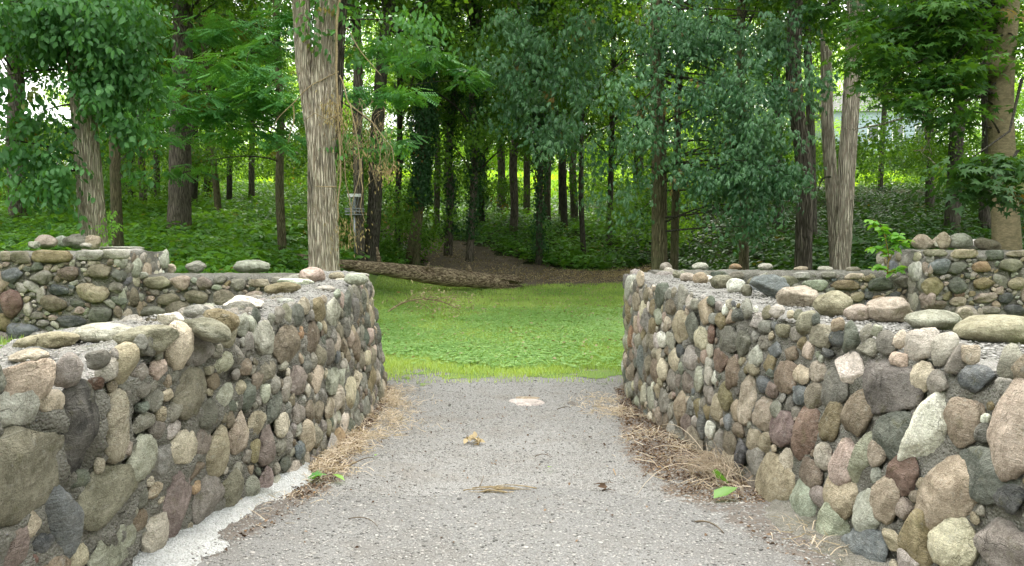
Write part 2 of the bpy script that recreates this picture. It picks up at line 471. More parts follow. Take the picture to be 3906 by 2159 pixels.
M['steel'] = mat_plain("galvanised_steel", (0.38, 0.40, 0.41), 0.45, 0.6, 0.12)
M['siding'] = mat_plain("pale_siding", (0.30, 0.36, 0.43), 0.7, 0, 0.08)
M['roof'] = mat_plain("roof_shingle", (0.22, 0.21, 0.22), 0.9, 0, 0.2, 6)
M['pane'] = mat_plain("window_pane", (0.05, 0.06, 0.07), 0.1, 0, 0.1, 3, 0.6)
M['trim'] = mat_plain("white_trim", (0.75, 0.75, 0.73), 0.6, 0, 0.05)
# ------------------------------------------------------------------ terrain
def terrain(x, y):
    x = np.asarray(x, float); y = np.asarray(y, float)
    near = 0.05 * np.clip(6.5 - y, 0, 7)
    fc = np.interp(y, [0, 19, 23, 27, 32, 48, 60, 80, 140, 400], [0, 0, .25, .8, 1.7, 4.0, 5.7, 8.2, 12, 16])
    fs = np.interp(y, [0, 9.5, 12, 16, 21, 30, 40, 60, 80, 140, 400], [0, 0, .3, .7, 1.3, 2.5, 3.9, 6.0, 8.3, 12, 16])
    w = smooth(2.0 + 0.02 * y, 4.8 + 0.07 * y, np.abs(x - np.where(np.asarray(x) > 0, .06 * y - .3, -.02 * y)) )
    z = near + fc * (1 - w) + fs * w
    side = smooth(2.3, 3.2, -x) * (1 - smooth(9, 12, y)) * 0.5
    side2 = smooth(2.4, 3.2, x) * (1 - smooth(9, 12, y)) * 0.3
    z = z + side + side2
    shp = z.shape
    q = np.stack([x.ravel() * .35, y.ravel() * .35, np.zeros(x.size)], -1)
    z = z + (fbm(q, 3, 5).reshape(shp) * 0.16) * smooth(17, 24, y)
    return z

def ground_hit(u, v):
    r = ray(u, v); t = np.linspace(2, 140, 6000)
    d = CAM_H + r.z * t - terrain(r.x * t, r.y * t)
    k = np.argmax(d < 0)
    if d[k] >= 0: k = len(t) - 1
    return np.array((r.x * t[k], r.y * t[k], CAM_H + r.z * t[k]))

def proj(p):
    y = p[1] * cos(PITCH) - (p[2] - CAM_H) * sin(PITCH)
    b = p[1] * sin(PITCH) + (p[2] - CAM_H) * cos(PITCH)
    return np.array((1953 + F * p[0] / y, 1079.5 - F * b / y))

def sheet(name, xs, ys, off, mat, keep=None, cols=None, extra=None):
    X, Y = np.meshgrid(xs, ys)
    Z = terrain(X, Y) + off
    if extra is not None: Z = Z + extra(X, Y)
    V = np.stack([X.ravel(), Y.ravel(), Z.ravel()], -1)
    Fc = grid_faces(len(ys), len(xs))
    if keep is not None:
        k = keep(X, Y).ravel(); Fc = Fc[k[Fc].all(1)]
        used = np.zeros(len(V), bool); used[Fc.ravel()] = True
        idx = np.cumsum(used) - 1; V = V[used]; Fc = idx[Fc]
        X, Y = X.ravel()[used], Y.ravel()[used]
    Fc = Fc[:, ::1]
    c = cols(X.ravel(), Y.ravel()) if cols else None
    o = mesh(name, V, Fc, mat, cols=c)
    o["kind"] = "structure"
    return o

a = np.linspace(-1, 1, 361)
xs_far = np.sign(a) * (np.abs(a) * 12 + np.abs(a) ** 4 * 260)
b_ = np.linspace(0, 1, 330)
ys_far = -8 + b_ * 62 + b_ ** 4 * 330
sheet("ground", xs_far, ys_far, 0, M['floor'])
sheet("meadow", np.linspace(-60, 70, 130), np.linspace(46, 112, 70), 0.06, M['meadow'],
      keep=lambda X, Y: Y > 47 + 2.5 * np.sin(X * .21) + 1.5 * np.sin(X * .77))
def lawn_keep(X, Y):
    n = 0.55 * fbm(np.stack([X.ravel() * 2.2, Y.ravel() * 2.2, 0 * X.ravel()], -1), 4, 3).reshape(X.shape) * 2
    far = np.minimum(25.5, 23.2 + 0.8 * np.sin(X * .9) - 0.1 * np.abs(X - 1))
    lf = -1.2 - (Y - 7) * 0.16
    return (Y > 8.2 + n) & (Y < far) & (X > np.where(Y < 8.2, -1.7, lf - 1.5)) & (X < 1.75 + (Y - 7) * .17)
sheet("lawn", np.linspace(-6, 9, 300), 7.6 + 18.4 * np.linspace(0, 1, 330) ** 1.4, 0.015, M['lawn'], keep=lawn_keep)

# ------------------------------------------------------------------ the two walls beside the path
class Face:
    """inner face of a path-side wall: x as a function of depth y and height z"""
    def __init__(s, side, yb, xb, yt, xt, yh, h, yth, th):
        s.side = side; s.tb = (yb, xb); s.tt = (yt, xt); s.th_ = (yh, h); s.tk = (yth, th)
    def xb(s, y): return np.interp(y, *s.tb)
    def xt(s, y): return np.interp(y, *s.tt)
    def h(s, y): return np.interp(y, *s.th_)
    def thick(s, y): return np.interp(y, *s.tk)
    def zb(s, y): return 0.05 * np.clip(6.5 - np.asarray(y, float), 0, 7)
    def X(s, y, z):
        k = (z - s.zb(y)) / (s.h(y) - s.zb(y))
        return s.xb(y) + (s.xt(y) - s.xb(y)) * np.clip(k, -0.1, 1.15)
    def hit(s, u, v):
        r = ray(u, v); t = np.linspace(1.2, 8.6, 5000)
        x, y, z = r.x * t, r.y * t, CAM_H + r.z * t
        d = (x - s.X(y, z)) * s.side          # turns positive once inside the wall
        k = np.argmax(d > 0)
        if d[k] <= 0: return None
        return np.array((x[k], y[k], z[k]))
    def frame(s, P):
        e = 0.05; y, z = P[1], P[2]
        T = np.array((s.X(y + e, z) - s.X(y - e, z), 2 * e, 0)); T /= np.linalg.norm(T)
        U = np.array((s.X(y, z + e) - s.X(y, z - e), 0, 2 * e)); U /= np.linalg.norm(U)
        N = np.cross(T, U); N /= np.linalg.norm(N)
        if N[0] * s.side > 0: N = -N
        return T, U, N

LW = Face(-1, [-1.5, 1, 2, 3.14, 3.56, 4.28, 5.05, 6.66, 7.3, 7.7, 8.0], [-1.9, -1.7, -1.58, -1.44, -1.36, -1.23, -1.19, -1.19, -1.23, -1.32, -1.62],
          [-1.5, 1, 2.2, 2.65, 3.6, 4.2, 5.3, 6.3, 7.2, 7.7, 8.0], [-1.6, -1.55, -1.5, -1.44, -1.34, -1.30, -1.24, -1.23, -1.36, -1.48, -1.75],
          [-1.5, 2.65, 3.6, 4.2, 5.3, 7.5], [1.0, 1.0, 1.07, 1.08, 1.10, 1.13], [-1.5, 3.4, 4.4, 5.5, 8], [.85, .85, .52, .52, .6])
RW = Face(1, [-1.5, 1, 2, 3.2, 4.15, 5.9, 6.98, 7.5, 8.0], [1.8, 1.6, 1.5, 1.37, 1.32, 1.12, 1.09, 1.12, 1.4],
          [-1.5, 1, 2, 2.6, 3, 3.5, 4, 4.45, 5.1, 6.1, 7, 7.5, 8.0], [1.75, 1.65, 1.62, 1.66, 1.60, 1.55, 1.49, 1.38, 1.28, 1.15, 1.08, 1.12, 1.42],
          [-1.5, 2.6, 3.5, 4.2, 5.1, 6.1, 8], [1.02, 1.03, 1.04, 1.06, 1.09, 1.125, 1.145], [-1.5, 3, 4.4, 8], [.72, .68, .62, .60])

PAL = {'gr': (.27, .26, .235), 'ol': (.25, .23, .155), 'ta': (.39, .32, .22), 'pi': (.44, .35, .29), 'cr': (.54, .47, .36),
       'wh': (.64, .63, .59), 'da': (.060, .060, .064), 'bl': (.15, .185, .22), 'sl': (.085, .105, .13), 'ma': (.25, .19, .18),
       'br': (.235, .175, .12), 'gn': (.12, .155, .125), 'pa': (.42, .41, .365), 'ru': (.15, .05, .02), 'or': (.42, .25, .12),
       'go': (.27, .215, .09), 're': (.25, .13, .10), 'pg': (.34, .365, .29), 'dg': (.17, .168, .15)}

def stone_shape(rng, kind, k=3):
    """unit boulder: a rounded (r), broken (a) or slabby (s) block"""
    D, Fc = ico(k)
    npl = {'r': 9, 'a': 10, 's': 9, 'b': 9}[kind]; p = {'r': 22, 'a': 60, 's': 30, 'b': 9}[kind]
    n = rng.normal(size=(npl, 3)); n /= np.linalg.norm(n, axis=1)[:, None]
    d = rng.uniform({'a': .50, 'b': .80}.get(kind, .58), 1.0, npl)
    if kind == 's':
        n = np.concatenate([n, [[0, 1, 0.05], [0, -1, .05], [.98, .15, 0], [-.98, .1, 0]]]); d = np.concatenate([d, [.62, .62, .85, .85]])
    q = np.clip(D @ n.T / d, 0, None)
    r = ((q ** p).sum(1) + 1.0) ** (-1 / p)
    V = D * r[:, None]
    sd = rng.uniform(0, 90, 3)
    V = V * (1 + 0.15 * fbm(D * 1.6 + sd, 3, 3) + 0.07 * fbm(D * 5.0 + sd, 4, 9) * (1.6 if kind in 'as' else 1))[:, None]
    m = np.abs(V).max(0); V = V / m
    return V, Fc

def put_stone(bag, rng, C, T, U, N, a, b, c, rot=0.0, col='gr', kind='r', k=3):
    V, Fc = stone_shape(rng, kind, k)
    cr, sr = cos(rot), sin(rot)
    A = T * cr + U * sr; B = -T * sr + U * cr
    W = C + V[:, :1] * A * a + V[:, 1:2] * B * b + V[:, 2:] * N * c
    base = np.array(PAL[col]) * rng.uniform(.88, 1.14) * (1 + rng.uniform(-.06, .06, 3))
    if np.linalg.det(np.stack([A, B, N])) < 0: Fc = Fc[:, ::-1]
    bag.add(W, Fc, base, rng.uniform(0, 60, 3))

for k_ in PAL:
    g_ = sum(PAL[k_]) / 3; m_ = (g_ / .27) ** .30 * 1.34; PAL[k_] = tuple((g_ * .22 * w_ + q_ * .78) * m_ for q_, w_ in zip(PAL[k_], (1.04, 1.0, .93)))

def parse(txt):
    out = []
    for ln in txt.strip().split(';'):
        q = ln.split()
        if len(q) < 6: continue
        out.append((*map(float, q[:4]), q[4], q[5], float(q[6]) if len(q) > 6 else 0.0))
    return out

HL = parse("""80 1790 350 370 ol r;60 1560 330 130 pa s -8;110 1455 215 165 pi r;302 1632 165 330 da r 4;445 1625 116 262 pi r;240 1985 152 322 bl a 10;
165 2090 90 105 sl a;432 1885 230 218 ol r;113 1990 92 122 pi r;545 1748 105 165 pa a;627 1748 57 122 gr r;697 1722 106 140 cr r;770 1683 74 108 ma r;
748 1792 106 76 br a 15;590 1878 92 60 ta a 25;678 1945 122 262 ma a -8;795 1910 118 185 gr a;588 2040 112 184 pa r;430 2100 172 160 pg a;45 2090 125 175 ma r;
125 2140 52 52 re r;730 1503 118 184 ol r -10;540 1425 80 76 gr r;608 1407 60 82 pi a;480 1490 46 78 gr r;543 1487 80 60 gr r;642 1505 50 50 cr a;
550 1555 90 38 gn s;549 1615 86 76 gr a;618 1580 44 64 ta a;677 1560 76 90 gr a;373 1470 86 56 ru a -10;832 1718 92 192 ta r;917 1652 82 152 pi a -6;
983 1610 62 86 ta r;856 1514 112 76 pg r 18;917 1480 48 52 ta r;1050 1553 92 86 gn a 30;1077 1619 48 94 cr r 12;1025 1700 70 142 ma a;975 1720 40 80 go r;
888 1872 90 170 ol r;965 1865 58 116 gr r;1017 1833 54 94 ma r;748 1860 48 42 or a;1069 1710 48 56 gr r;1146 1713 38 74 bl r;1267 1712 48 110 pa r -8;
1296 1680 42 107 or r -6;1332 1497 52 128 cr r 8;1212 1443 64 97 pi r;1140 1448 74 108 ma a;1270 1458 64 97 pg r;1418 1445 40 95 go r 8;1388 1458 28 68 gr r;
1463 1475 25 52 pi r;1315 1608 36 82 wh r;1363 1610 32 86 gr r;1139 1577 54 80 gr r;1181 1570 38 82 br r;1215 1570 44 80 ol r;855 1385 82 82 pg r;
936 1404 92 66 br r;1018 1413 90 90 ol a;1012 1300 94 137 pa a;1100 1318 98 147 br r;1190 1290 80 110 br a;1084 1400 46 42 gr r;1140 1200 60 80 gn r;
1162 1163 76 68 pi r;1219 1180 62 90 go r;1269 1190 62 102 pg r;1066 1200 104 58 gr a;1325 1160 42 102 gn r 10;1290 1122 42 36 pg r;773 1344 86 94 gr r;
795 1413 76 32 ol s;713 1363 34 62 gr r;983 1450 57 62 br r;1314 1392 44 48 pa r;1341 1378 28 52 gr r;1380 1368 46 72 ol r;1150 1272 28 52 or a;
1290 1360 30 62 bl a;1347 1260 38 52 ta r;1412 1200 38 94 ta r;1450 1210 42 68 gr r;375 1370 142 72 dg r;1460 1330 30 60 br r;1440 1390 34 62 gr r;
1120 1790 50 60 pa r;1090 1770 44 50 gn a;1190 1770 70 60 gr r;1060 1840 44 60 pa a;1260 1555 50 70 ta r;1235 1625 60 44 gr r;660 1640 60 60 pa a;
1380 1270 40 60 gr a;1350 1530 40 90 gr r;1400 1550 34 80 gr r;1440 1560 30 60 dg r;900 1790 50 60 gr a;1470 1270 30 90 br r;""")
HR = parse("""3230 1415 96 134 wh a;3380 1470 205 208 dg r;3510 1434 80 104 cr a;3575 1455 74 86 gr r;3720 1445 235 96 bl a 4;3830 1475 115 60 gr s;
3530 1645 130 320 wh a -20;3667 1595 134 188 ta r;3880 1640 200 350 pi r;3755 1810 205 190 gn r;3850 1900 170 100 sl a;3605 1890 165 330 pi r -38;
3410 1665 150 182 gn r;3265 1582 114 178 br r;3172 1478 96 128 dg r;3048 1502 64 74 bl r;3100 1510 58 100 ol r;3055 1424 100 72 cr r;3065 1655 88 194 re a;
3160 1605 76 164 go r -12;3137 1737 60 94 pa r;3210 1765 90 168 pi r -14;3272 1750 72 204 pg a -10;3344 1725 64 102 ta r;3436 1808 100 168 re a -28;
3376 1902 92 164 ta a -14;3308 1957 100 164 pa r -12;3200 1885 108 138 ta r;3085 1800 80 98 br r;3048 1940 100 190 pg a;3170 2010 108 224 pg r;
3283 2085 155 155 bl a;3393 2056 84 68 ta r;3493 2050 118 200 go r;3620 2060 160 184 cr a;3815 2065 190 190 gr r;3455 2140 115 70 pa r;
2982 1262 90 48 ol s;3034 1272 70 56 gr a;3125 1280 118 84 ol s;3195 1290 125 58 sl a;3310 1330 140 76 gr a;3428 1372 98 54 pi s;3150 1343 58 38 sl a;
2954 1333 52 58 bl a;3013 1346 72 54 br r;2995 1433 80 118 br r;2907 1577 70 120 pi r;2976 1628 90 128 ma r;2845 1525 68 175 pi r;2770 1510 62 112 go r;
2805 1565 36 78 ta r;2773 1613 30 64 bl r;2732 1558 48 107 ta r;2826 1735 52 116 sl a;2814 1638 52 56 br r;2874 1676 58 82 ta r;2918 1686 46 94 ta a;
2881 1765 78 107 gr r;2954 1862 126 226 ta r;2997 1781 64 124 pi r;2780 1693 54 82 br r;2779 1760 50 90 ta r;2740 1716 48 152 gr r;2707 1642 38 64 wh r;
2616 1620 42 86 ma r;2592 1560 58 144 ta r;2558 1640 34 60 pa r;2652 1690 82 112 ol r;2674 1620 36 102 sl r;2860 1853 68 107 ma r;2811 1832 42 82 gn r;
2461 1592 32 48 bl a;2430 1530 36 38 pa r;2702 1502 56 66 gr r;2662 1455 44 112 pa r;2622 1462 40 74 ma r;2906 1463 52 62 bl r;2942 1488 42 52 ma a;
2596 1245 56 120 ta r;2638 1245 54 112 dg r;2671 1290 52 88 cr r;2713 1272 30 72 re r;2772 1297 92 98 dg r;2832 1305 52 100 dg r;2740 1378 66 94 re a;
2880 1358 52 88 pa r;2869 1401 60 52 ta r;2592 1335 28 58 sl r;2630 1357 58 97 pa r;2573 1376 46 84 cr r;2522 1292 34 62 wh r;2556 1297 36 64 pa r;
2510 1205 50 62 pg r;2558 1174 54 70 br r;2887 1222 118 56 pa s;2811 1202 42 56 gn a;2917 1245 66 46 gr s;2446 1384 32 127 bl a;2406 1290 28 88 or r;
2440 1062 92 56 cr r;2480 1120 60 50 ta a;2425 1150 40 70 ta r;2650 1160 70 40 gr s;2740 1165 60 40 gr a;2720 1215 50 40 gr s;2960 1560 44 60 gr r;
3120 1895 60 70 gr r;2700 1780 60 60 gr r;2560 1450 40 80 gr r;2500 1420 40 90 br r;2480 1520 40 80 pa r;2530 1530 40 90 gr r;""")
# stones of the pillars and cross walls: planes facing the camera
HBL = parse("""45 1050 98 66 bl a;155 1058 98 60 gr a;269 1044 102 60 br r;388 1039 118 66 ol a;42 1160 90 118 re a;223 1104 88 50 sl a;202 1158 114 70 br r;
347 1118 146 82 ta a;110 1179 40 62 pa a;302 1184 48 32 pi r;386 1197 96 74 gn a;268 1226 128 46 sl a;160 1233 58 26 gr r;75 1265 150 74 bl a;451 1195 34 58 br a;
20 977 44 40 ta s;82 982 80 54 ol s;198 978 156 52 go s;346 973 120 42 pa s;440 968 116 42 pa s""")
HBL2 = parse("""500 1015 88 30 gr s;508 1052 120 32 pa s;503 1078 84 22 br s;600 1074 108 60 ol r;690 1078 88 62 pi a;780 1080 62 54 ma r;840 1066 54 30 gr s;910 1083 60 58 gr r;
990 1079 96 32 ta s;860 1136 96 68 ol r;512 1130 106 60 pg r;636 1141 104 50 ol r;746 1134 98 54 ol r;570 1190 148 48 gr a;970 1124 72 36 pi r;1060 1068 60 26 gr s;1040 1110 60 40 gr r""")
HBR = parse("""3588 1015 98 66 bl r;3655 1022 84 48 gn a;3748 1019 84 48 or r;3856 1015 98 58 ol r;3560 1095 94 80 go r;3654 1090 78 70 gn r;3753 1081 92 48 go r;
3880 1083 72 54 ta r;3757 1136 98 44 pi r;3837 1138 58 46 sl r;3658 1153 70 46 ta r;3660 1123 44 22 re s;3564 1165 104 42 br a;3720 1180 40 44 sl a;
3778 1182 84 30 gr s;3868 1186 80 62 sl r;3568 965 98 30 ol s;3681 968 110 36 ta s;3793 973 78 40 gn s;3880 968 92 26 ta s""")
HBR2 = parse("""3457 1076 92 52 gr r;3358 1088 98 66 gn a;3228 1091 122 48 go r;3260 1053 84 24 cr s;3104 1085 110 54 pg r;3056 1050 70 26 pa s;3005 1070 84 42 ol r;
3270 1132 58 42 ta a;3353 1142 62 34 or a;3312 1127 40 34 sl a;2811 1049 60 28 gr s;2743 1046 70 24 gn s;2873 1073 52 34 ol r;2930 1075 56 38 gr r;
2690 1055 40 26 gr r;2645 1052 40 24 gr r;3160 1048 60 26 gr s;3486 1129 46 44 pi r;3415 1125 44 30 bl r""")

def rough_wall_mesh(name, rows, mat, parent, disp, seed, col=None, stones=None, pit=0.0):
    """rows: n stations x m profile points (closed round the section); displaced along the section normals, ends capped"""
    R = np.asarray(rows); n, m, _ = R.shape
    T = np.gradient(R, axis=1); S = np.gradient(R, axis=0)
    N = np.cross(T, S); N /= np.linalg.norm(N, axis=2)[..., None] + 1e-9
    P = R.reshape(-1, 3); Nn = N.reshape(-1, 3)
    d = disp * (fbm(P * 5.0, 4, seed) * 0.9 + 0.7 * fbm(P * 17, 3, seed + 5) + .4 * vnoise(P * 46, seed + 9))
    if pit:
        d = d - pit * smooth(.10, .42, fbm(P * 8.5, 3, seed + 21)) * (np.abs(Nn[:, 2]) < .6)
    if stones:
        add = np.zeros(len(P))
        for (C, A, B, a_, b_) in stones:
            q = P - C; r = np.sqrt(((q @ A) / a_) ** 2 + ((q @ B) / b_) ** 2)
            near = np.abs(q @ np.cross(A, B)) < .2
            add = np.maximum(add, near * 0.011 * np.exp(-((r - 1.04) / 0.18) ** 2))
        d = d + add
    V = P + Nn * d[:, None]
    Fc = grid_faces(n, m)
    c0 = R[0].mean(0); c1 = R[-1].mean(0)
    V = np.concatenate([V, [c0], [c1]])
    j = np.arange(m - 1)
    f0 = np.stack([np.full(m - 1, n * m), j + 1, j], -1)
    f1 = np.stack([np.full(m - 1, n * m + 1), (n - 1) * m + j, (n - 1) * m + j + 1], -1)
    return mesh(name, V, [Fc, f0, f1], mat, parent)

def resample(P, step):
    P = np.asarray(P, float); L = np.r_[0, np.cumsum(np.linalg.norm(np.diff(P, axis=0), axis=1))]
    n = max(2, int(L[-1] / step)); t = np.linspace(0, L[-1], n)
    return np.stack([np.interp(t, L, P[:, i]) for i in range(3)], -1)

def resample_n(P, n):
    P = np.asarray(P, float); L = np.r_[0, np.cumsum(np.linalg.norm(np.diff(P, axis=0), axis=1))]
    t = np.linspace(0, L[-1], n)
    return np.stack([np.interp(t, L, P[:, i]) for i in range(3)], -1)

def fill_stones(bag, rng, frame, hit_list, s0, s1, z0, z1, pal, sizes, res=0.01, tries=2600, aspect=(0.7, 1.25), kk=3, out=None, kinds=('r', 'a', 'a', 's')):
    """pack smaller stones into the gaps; frame(s, z) -> P, T, U, N; hit_list has (s, z, a, b)"""
    ns, nz = int((s1 - s0) / res) + 1, int((z1 - z0) / res) + 1
    occ = np.zeros((ns, nz), bool)
    S, Z = np.meshgrid(s0 + np.arange(ns) * res, z0 + np.arange(nz) * res, indexing='ij')
    def stamp(s, z, a, b, rot=0.0, test=False, thr=0.04):
        m = max(a, b)
        i0, i1 = int((s - m - s0) / res), int((s + m - s0) / res) + 2
        j0, j1 = int((z - m - z0) / res), int((z + m - z0) / res) + 2
        i0, j0 = max(0, i0), max(0, j0); i1, j1 = min(ns, i1), min(nz, j1)
        if i1 <= i0 or j1 <= j0: return False
        ds, dz = S[i0:i1, j0:j1] - s, Z[i0:i1, j0:j1] - z
        c, q = cos(rot), sin(rot)
        e = ((ds * c + dz * q) / a) ** 2 + ((-ds * q + dz * c) / b) ** 2 < 1
        if test:
            t = e.sum(); return t > 0 and (occ[i0:i1, j0:j1] & e).sum() <= thr * t
        occ[i0:i1, j0:j1] |= e
    for (s, z, a, b) in hit_list: stamp(s, z, a * 0.95, b * 0.95)
    for (lo, hi, nt) in sizes:
        for _ in range(nt):
            a = rng.uniform(lo, hi); b = a * rng.uniform(*aspect)
            s = rng.uniform(s0, s1); z = rng.uniform(z0 + b * .5, z1 - b * .5)
            rot = rng.normal() * .5
            if not stamp(s, z, a, b, rot, True, .13): continue
            stamp(s, z, a * .96, b * .96, rot); a *= 1.16; b *= 1.16
            P, T, U, N = frame(s, z)
            c = min(a, b) * rng.uniform(.42, .65)
            put_stone(bag, rng, P + N * (c * rng.uniform(-.60, -.12)), T, U, N, a, b, c, rot, rng.choice(pal), rng.choice(list(kinds)), kk)
            if out is not None: out.append((P, T, U, a, b))

pal_mix = ['gr', 'gr', 'gr', 'cr', 'ol', 'ta', 'bl', 'pi', 'pi', 'pa', 'pa', 'dg', 'br', 'gn', 'pg', 'gr', 'wh', 'go', 'ta', 'pa']

STONE_LABEL = {}
def face_wall(name, fc, heroes, label, seed, top_mat, mound, pal=None, kinds=None):
    rng = np.random.default_rng(seed)
    root = empty(name, (float(fc.xb(3.5)), 3.5, 0), label, "wall")
    recs, spots, cores = [], [], []
    for i, (u, v, w, h, colr, kind, rot) in enumerate(heroes):
        P = fc.hit(u, v)
        if P is None: continue
        T, U, N = fc.frame(P)
        e = 0.01; p0 = proj(P)
        ps = abs(proj(P + T * e)[0] - p0[0]) / e; pn = abs(proj(P + N * e)[0] - p0[0]) / e; pu = abs(proj(P + U * e)[1] - p0[1]) / e
        b = h / 2 / pu
        c = float(np.clip(.38 * b, .024, .055))
        a = math.sqrt(max((w / 2) ** 2 - (.75 * c * pn) ** 2, (.5 * w / 2) ** 2)) / ps
        a = min(a, 1.6 * b) * 1.20; b *= 1.15
        if fc.h(P[1]) - P[2] < b * .2: c = min(c, .05)
        recs.append((P, T, U, N, a, b, c, colr, kind, radians(rot) * (1 if fc.side < 0 else -1), i, w * h))
        spots.append((P[1], P[2], a, b)); cores.append((P, T, U, a, b))
    recs.sort(key=lambda r: -r[-1])
    rest = Bag()
    for k, (P, T, U, N, a, b, c, colr, kind, rot, i, _) in enumerate(recs):
        bg_ = Bag() if k < 98 else rest
        C = P - N * (c * .24)
        put_stone(bg_, rng, C, T, U, N, a, b, c, rot, colr, kind, 4 if k < 70 else 3)
        if k < 98:
            o = bg_.build("stone", M['stone'], root)
            if (name, i) in STONE_LABEL: o["label"] = STONE_LABEL[(name, i)]
    def frame(s, z):
        P = np.array((float(fc.X(s, z)), s, z)); T, U, N = fc.frame(P); return P, T, U, N
    fill_stones(rest, rng, frame, spots, 1.2, 7.9, 0.0, 1.12, pal or pal_mix,
                [(.07, .11, 1200), (.045, .08, 4500), (.03, .05, 6000), (.018, .032, 3500)], kk=3, out=cores, kinds=kinds or ['r', 'a', 'a', 's'])
    if fc.side < 0:      # rough lumps of rock sunk in the crumbling top
        for _ in range(46):
            y = rng.uniform(1.9, 7.6); t = rng.uniform(.1, .95); a = rng.uniform(.05, .13) * (1 if y < 5 else .7)
            C = np.array((fc.xt(y) - fc.thick(y) * t, y, fc.h(y) + .01 + rng.uniform(-.02, .012)))
            put_stone(rest, rng, C, np.array((0, 1., 0)), np.array((1., 0, 0)), np.array((0, 0, 1.)), a, a * rng.uniform(.5, .9), a * rng.uniform(.3, .5), rng.uniform(0, 3), rng.choice(['gr', 'pa', 'gr', 'dg', 'ol']), 'a', 3)
    o = rest.build("small_stones", M['stone'], root); o["kind"] = "stuff"
    # mortar body
    rows = []
    ys = np.arange(-1.5, 8.02, .024)
    for y in ys:
        xb, xt, h, th, zb = fc.xb(y), fc.xt(y), fc.h(y), fc.thick(y), float(fc.zb(y)) - .08
        s = fc.side
        ins = .010 * s                       # the mortar sits behind the faces of the stones
        xo = xt + s * th
        if fc.side < 0: h = h - .03 * max(0, vnoise(np.array([[y * 2.6, 3, 8]]), 4)[0]) - .02 * max(0, vnoise(np.array([[y * 7, 3, 1]]), 4)[0])
        jag = .035 * vnoise(np.array([[y * 3.3, seed, 0]]), 4)[0] + .02 * vnoise(np.array([[y * 11, seed, 2]]), 4)[0]
        pr = [(xb + ins, y, zb), (xt + ins, y, h - .05), (xt + ins + s * (.012 + max(jag, 0)), y, h - .012), (xt + ins + s * (.05 + max(jag, 0)), y, h)]
        for t in (.25, .5, .75): pr.append((xt + s * th * t, y, h + mound * math.sin(t * pi)))
        pr += [(xo - s * .04, y, h), (xo, y, h - .04), (xo + s * .06, y, zb)]
        rows.append(resample_n(pr, 118))
    rows = np.array(rows)
    if fc.side < 0: rows = rows[:, ::-1]
    mid = rows.shape[1]
    core = rough_wall_mesh("mortar_core", rows, M['mortar'], root, .018 if fc.side > 0 else .028, seed, stones=cores, pit=.028 if fc.side > 0 else .045)
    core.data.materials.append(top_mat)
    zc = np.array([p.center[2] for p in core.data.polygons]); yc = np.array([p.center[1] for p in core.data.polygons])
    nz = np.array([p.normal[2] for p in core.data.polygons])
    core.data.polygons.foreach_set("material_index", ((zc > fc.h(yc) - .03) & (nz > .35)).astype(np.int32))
    return root, rng, frame

lroot, lrng, lframe = face_wall("stone_wall", LW, HL, "rubble stone wall along the west edge of the gravel path, its lumpy crumbling top heaped with mortared boulders", 11, M['mortar_top'], .035,
                                 ['gr', 'gr', 'gr', 'dg', 'dg', 'ol', 'ol', 'pa', 'pa', 'ta', 'br', 'gn', 'pi', 'gr', 'cr'], ['a', 'a', 's', 'r'])
rroot, rrng, rframe = face_wall("stone_wall", RW, HR, "cobblestone wall with a broad flat gravelly top and a row of separate boulders standing along it", 23, M['mortar_top'], .0)

# coarse aggregate showing in the flat coping of the right wall, less on the left one
def aggregate(fc, root, n, seed, lo=.004, hi=.011):
    rng = np.random.default_rng(seed); bag = Bag(); D, Fc = ico(1)
    y = rng.uniform(1.8, 7.8, n * 2) ; y = y[rng.random(n * 2) < np.clip(4.2 / y, .3, 1)][:n]
    for k in range(len(y)):
        t = rng.uniform(.02, .98); x = fc.xt(y[k]) + fc.side * fc.thick(y[k]) * t
        r = rng.uniform(lo, hi)
        V = D * np.array([r * rng.uniform(.8, 1.5), r * rng.uniform(.8, 1.5), r * .6]) * rng.uniform(.8, 1.2, (len(D), 1))
        z = fc.h(y[k]) + (.035 * math.sin(t * pi) if fc.side < 0 else 0) + rng.uniform(-.006, .008)
        g = rng.uniform(.22, .46); g *= 1.0; V = V @ rot_z(rng.uniform(0, 6)).T + (x, y[k], z)
        bag.add(V, Fc, (g, g * .95, g * .88), rng.uniform(0, 50, 3))
    o = bag.build("aggregate", M['pebble'], root); o["kind"] = "stuff"
aggregate(RW, rroot, 7000, 5)
aggregate(LW, lroot, 2500, 6, .003, .008)

# ------------------------------------------------------------------ cross walls and pillars behind
def block_rows(x0, x1, y0, y1, zb, zt, n_x, m):
    rows = []
    for x in np.linspace(x0, x1, n_x):
        pr = [(x, y0, zb), (x, y0 + .004, zt - .03), (x, y0 + .03, zt), (x, (y0 + y1) / 2, zt + .012), (x, y1 - .03, zt), (x, y1, zt - .03), (x, y1, zb)]
        rows.append(resample_n(pr, m))
    return np.array(rows)

